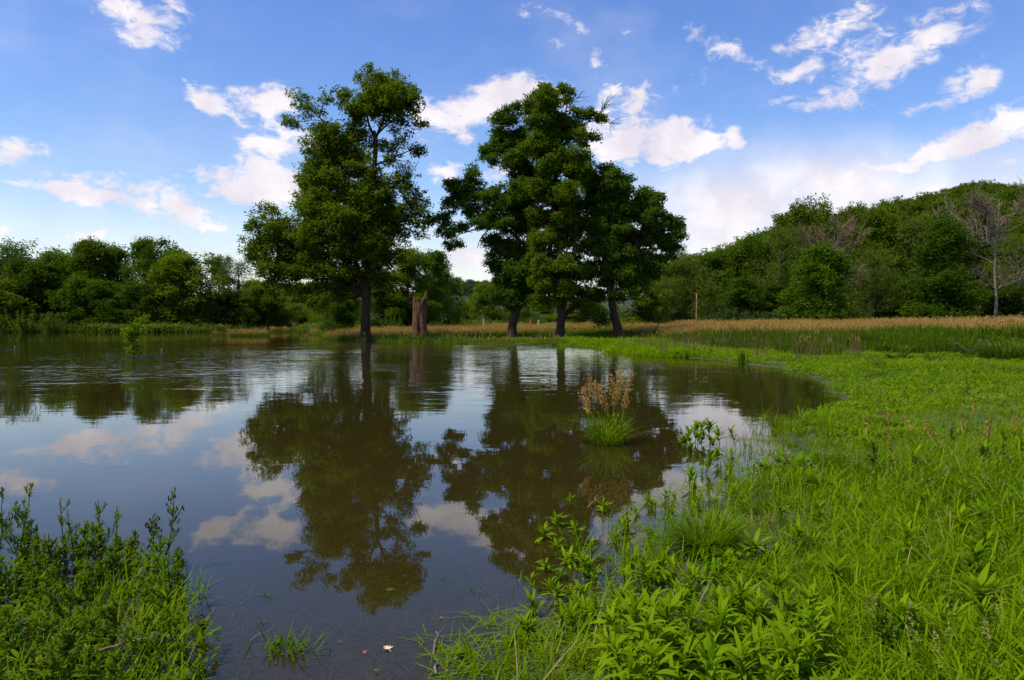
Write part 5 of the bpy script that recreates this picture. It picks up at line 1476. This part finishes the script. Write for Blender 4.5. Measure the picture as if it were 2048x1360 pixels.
# leafy plant group in the water right of it, stems of their own
for q, (px, py, hh, lb) in enumerate([(1378, 888, .20, 'left stem of the leafy plant group in the water right of the seed head clump'), (1392, 884, .25, 'dense left middle stem of the leafy plant group in the water'), (1405, 886, .27, 'tallest stem of the leafy plant group in the water'),
                                  (1420, 884, .26, 'right middle stem of the leafy plant group in the water'), (1436, 888, .20, 'right stem of the leafy plant group in the water'), (1398, 894, .18, 'short front stem of the leafy plant group in the water'), (1368, 892, .12, 'low outer stem left of the leafy plant group'), (1425, 896, .14, 'low front stem right of the leafy plant group')]):
    p = gp(px, py); p[2] = -.06
    rt = thing('water_plant', lb, 'water plant', p, R.uniform(0, 6.28))
    hh += .06
    V, fs = tube(bend((0, 0, -.1), (R.normal(0, .03), 0, hh), 5, 0, .02), np.linspace(.006, .003, 5), 5); obj('stem', mesh_from('water_stem', V, fs, [M['stem']]), rt)
    n_ = 30
    z = R.uniform(.3, 1, n_) * hh
    L_ = R.uniform(.09, .16, n_)
    V, fs = strips(np.stack([R.normal(0, .01, n_), R.normal(0, .01, n_), z], -1), R.uniform(0, 6.28, n_), L_, L_ * .24, R.uniform(.5, 1.2, n_), R.uniform(.2, .9, n_), lance_prof, 4, fold=.15)
    obj('foliage', mesh_from('water_foliage', V, fs, [M['weed']]), rt)
for (px, py, hh, lb) in [(1385, 905, .10, 'flat leafy sprig floating in front of the leafy plant group'), (1435, 925, .14, 'broad leafy weed in the water below the leafy plant group'), (1460, 930, .16, 'weed at the waterline below and right of the leafy plant group'), (1405, 945, .15, 'weed by the brown leaf in the small blue bay'), (1480, 900, .24, 'slim weed among thin stems at the bank right of the leafy plant group'), (1375, 975, .14, 'weed at the front of the small blue bay')]:
    p = gp(px, py); p[2] = -.05; whorl_weed(p, hh + .05, 1.15, lb, single=False)

# broad dock leaves on the bank
for (px, py, n_, L0, lb) in [(1590, 950, 15, .34, 'large dock plant with broad rumpled leaves at the bank'), (1560, 925, 9, .24, 'smaller dock plant at the water, left of the large one'), (1625, 985, 9, .26, 'dock plant in the grass in front of the large one'), (1530, 945, 7, .22, 'low dock plant nearest the shallow bay')]:
    p = land(px, py)
    rt = thing('dock_plant', lb, 'wild plant', p)
    for k in range(n_):
        V, fs = strips(np.zeros((1, 3)), [k * 2.4 + R.normal(0, .3)], [L0 * R.uniform(.7, 1.1)], [L0 * R.uniform(.30, .42)], [R.uniform(.1, .9)], [R.uniform(.4, 1.3)], lance_prof, 7, fold=.12)
        V += np.stack([np.zeros(len(V)), np.zeros(len(V)), R.normal(0, .006, len(V))], -1)
        obj('leaf', mesh_from('dock_leaf', V, fs, [M['dock']], smooth=True), rt)
# round tussock on the bank
p = land(1415, 1112)
rt = thing('grass_tussock', 'round green tussock of arching grass on the bank', 'grass tussock', p)
for nm, nb, mt in (('outer_blades', 520, 'grass_deep'), ('tip_blades', 330, 'grass')):
    a_ = R.uniform(0, 6.28, nb); r_ = .12 * np.sqrt(R.uniform(0, 1, nb))
    V, fs = strips(np.stack([r_ * np.cos(a_), r_ * np.sin(a_), np.full(nb, -.03)], -1), a_ + R.normal(0, .5, nb), R.uniform(.30, .48, nb), .0075, R.uniform(.0, .5, nb), R.uniform(.6, 1.9, nb), blade_prof, 6)
    obj(nm, mesh_from('tussock_blades', V, fs, [M[mt]]), rt)['kind'] = 'stuff'
p = land(2010, 722)
rt = thing('grass_tussock', 'big dark tussock of tall grass at the right edge before the tan reeds', 'grass tussock', p)
nb = 900; a_ = R.uniform(0, 6.28, nb); r_ = .7 * np.sqrt(R.uniform(0, 1, nb))
V, fs = strips(np.stack([r_ * np.cos(a_), r_ * np.sin(a_), np.full(nb, -.03)], -1), a_ + R.normal(0, .6, nb), R.uniform(.5, .95, nb), .022, R.uniform(.0, .35, nb), R.uniform(.3, 1.4, nb), blade_prof, 5)
obj('blades', mesh_from('tussock_blades', V, fs, [M['reed']]), rt)['kind'] = 'stuff'
p = land(1483, 728)
rt = thing('grass_tussock', 'narrow upright tuft of green blades at the waterline of the far right bay', 'grass tussock', p)
nb = 90; a_ = R.uniform(0, 6.28, nb)
V, fs = strips(np.stack([R.normal(0, .07, nb), R.normal(0, .07, nb), np.full(nb, -.1)], -1), a_, R.uniform(.4, .75, nb), .018, R.uniform(0, .1, nb), R.uniform(0, .25, nb), blade_prof, 4)
obj('blades', mesh_from('tuft_blades', V, fs, [M['grass_deep']]), rt)['kind'] = 'stuff'
# feather leaved shrublets on the right meadow
for (px, py, w_, lb) in [(1797, 722, 55, 'dark feather leaved shrublet in the short grass, left of the palest one'), (1940, 716, 72, 'shrublet with pale feathery leaf tips on the right meadow'), (1868, 726, 45, 'small feather leaved shrublet between the dark and the pale one'), (1745, 738, 45, 'small dark shrublet leftmost on the right meadow')]:
    p = land(px, py); d = p[1]; W = w_ / F_PX * d
    rt = thing('shrublet', lb, 'shrub', p)
    parts_s, Bl, Hl, Ll, Le_ = [], [], [], [], []
    for k in range(9):
        a_ = k * 2.4; e_ = np.array([math.cos(a_) * W * .45, math.sin(a_) * W * .45, W * R.uniform(.18, .55)])
        pa = bend((0, 0, -.05), e_, 7, .06, .03); parts_s.append(tube(pa, np.linspace(.012, .004, 7), 4, cap=False))
        for t_ in np.linspace(.3, 1, 12):
            q = np.array([np.interp(t_, np.linspace(0, 1, 7), pa[:, c_]) for c_ in range(3)])
            for sg in (-1, 1):
                Bl.append(q); Hl.append(a_ + sg * 1.1); Ll.append(W * .26); Le_.append(1.2)
    V, fs = join(parts_s); obj('stems', mesh_from('shrub_stems', V, fs, [M['stem']]), rt)['kind'] = 'stuff'
    Ll = np.array(Ll); V, fs = strips(np.array(Bl), np.array(Hl), Ll, Ll * .26, np.array(Le_), .5, lance_prof, 3)
    obj('foliage', mesh_from('shrub_foliage', V, fs, [M['greygreen' if 'pale' in lb[:20] else 'grass_deep']]), rt)
# dark stemmed weeds in the right meadow
for (px, py, hp, lb) in [(1770, 1340, 150, 'dark stemmed weed standing upright in the long grass at the bottom right'), (1750, 955, 70, 'slender dark weed right behind the water rivulet'), (1935, 800, 40, 'dark leafy weed in the short grass on the right'), (1900, 900, 45, 'dark weed among the rusty seed stalks'), (2010, 960, 90, 'dark bushy weed at the right edge among seed stalks'), (1970, 950, 60, 'dark weed left of the bushy one at the right edge')]:
    p = land(px, py); forb(p, hp / F_PX * p[1] + .03, lb, None, False, 1.0)

# sprigs poking out of the near water
for (px, py, n_, L0, w_, lb) in [(580, 1300, 70, .13, .16, 'largest grassy sprig growing out of the near water'), (535, 1192, 14, .05, .03, 'tiny green sprig left of the maple crown reflection'), (524, 1245, 12, .045, .03, 'tiny dark sprig above the largest sprig'),
                                 (890, 1157, 12, .04, .05, 'scatter of dark leaves right of the maple crown reflection'), (958, 1182, 14, .06, .03, 'tiny sprig right of the dark leaves, before the blades'), (1180, 965, 0, 0, 0, '')]:
    if not n_: continue
    p = gp(px, py); p[2] = -.03
    rt = thing('water_sprig', lb, 'water plant', p)
    b_ = np.stack([R.normal(0, w_ * .5, n_), R.normal(0, w_ * .4, n_), np.full(n_, -.02)], -1)
    V, fs = strips(b_, R.uniform(0, 6.28, n_), L0 * R.uniform(.6, 1.2, n_) + .03, .011, R.uniform(.1, .7, n_), R.uniform(.1, .9, n_), lance_prof, 3)
    obj('blades', mesh_from('sprig_blades', V, fs, [M['forb' if n_ < 20 else 'grass_deep']]), rt)['kind'] = 'stuff'
    nf_ = max(3, n_ // 7)
    V, fs = leaves(np.stack([R.normal(0, w_ * .7, nf_), R.normal(0, w_ * .5, nf_), np.full(nf_, .032)], -1), .03, .013, None, 0, 1); V[:, 2] = .033 + (V[:, 2] - .033) * .1
    obj('floating_leaves', mesh_from('sprig_leaves', V, fs, [M['brown_leaf']]), rt)['kind'] = 'stuff'


def maple_leaf(px, py, size, mat, label, z=.006):
    p = gp(px, py); p[2] = z
    pts = []
    lob = [(0, 1.0), (.30, .45), (.55, .95), (.85, .42), (1.35, .75), (1.9, .35), (PI, .25)]
    out = [(a_, r_) for a_, r_ in lob] + [(-a_, r_) for a_, r_ in lob[-2:0:-1]]
    V = [[0, 0, .004]] + [[r_ * size * math.sin(a_), r_ * size * math.cos(a_), .002 + .01 * R.uniform(0, 1) * r_] for a_, r_ in out]
    n_ = len(out)
    rt = thing('fallen_leaf', label, 'leaf', p, R.uniform(-.6, .6))
    obj('blade', mesh_from('leaf_blade', V, [[(0, 1 + (k + 1) % n_, 1 + k) for k in range(n_)]], [M[mat]]), rt)
    V, fs = tube(np.array([[0, 0, .004], [0, -size * .6, .003], [size * .1, -size * 1.1, .003]]), np.array([.0015, .0012, .001]), 4); obj('stalk', mesh_from('leaf_stalk', V, fs, [M[mat]]), rt)


maple_leaf(777, 1300, .040, 'pale_leaf', 'pale yellow maple leaf floating at the bottom edge')
maple_leaf(882, 1238, .018, 'red_leaf', 'small red leaf floating right of the pale maple leaf')
maple_leaf(730, 1308, .020, 'red_leaf', 'purple red leaf floating left of the pale maple leaf')
maple_leaf(755, 1345, .028, 'brown_leaf', 'brown leaf in the water below the pale maple leaf')
maple_leaf(680, 1287, .020, 'brown_leaf', 'small tan leaf floating between sprig and pale maple leaf')
maple_leaf(893, 1345, .018, 'rust', 'small orange leaf at the foot of the blades, bottom edge')
maple_leaf(780, 1183, .045, 'olive', 'olive leaf floating on the maple crown reflection')
maple_leaf(1370, 940, .05, 'rust', 'curled orange brown leaf floating in the small blue bay')


def stick(a, c_, r_, mat, label, z0=.01, z1=.02):
    p, q = gp(*a), gp(*c_); p[2] = z0; q[2] = z1
    rt = thing('stick', label, 'stick', p)
    pa = bend((0, 0, 0), q - p, 7, 0, .03)
    V, fs = tube(pa, np.linspace(r_, r_ * .6, 7), 6, .1); obj('rod', mesh_from('stick_rod', V, fs, [M[mat]]), rt)
    V, fs = tube(bend(pa[4], pa[4] + (q - p) * .35 + np.array([.05, .02, .01]), 4, 0, .05), np.linspace(r_ * .6, r_ * .2, 4), 5); obj('twig', mesh_from('stick_twig', V, fs, [M[mat]]), rt)


stick((872, 1352), (872, 1270), .005, 'stick', 'pale bare stick in the water left of the bank blades')
stick((1175, 1018), (1195, 1003), .006, 'pole', 'reddish stick floating left of the single weed', .01, .06)
stick((200, 1342), (290, 1334), .007, 'pole', 'tan bent stalk lying among the plants at the bottom left', .10, .14)
stick((500, 1285), (522, 1272), .003, 'stick', 'thin pale straw floating left of the largest sprig')
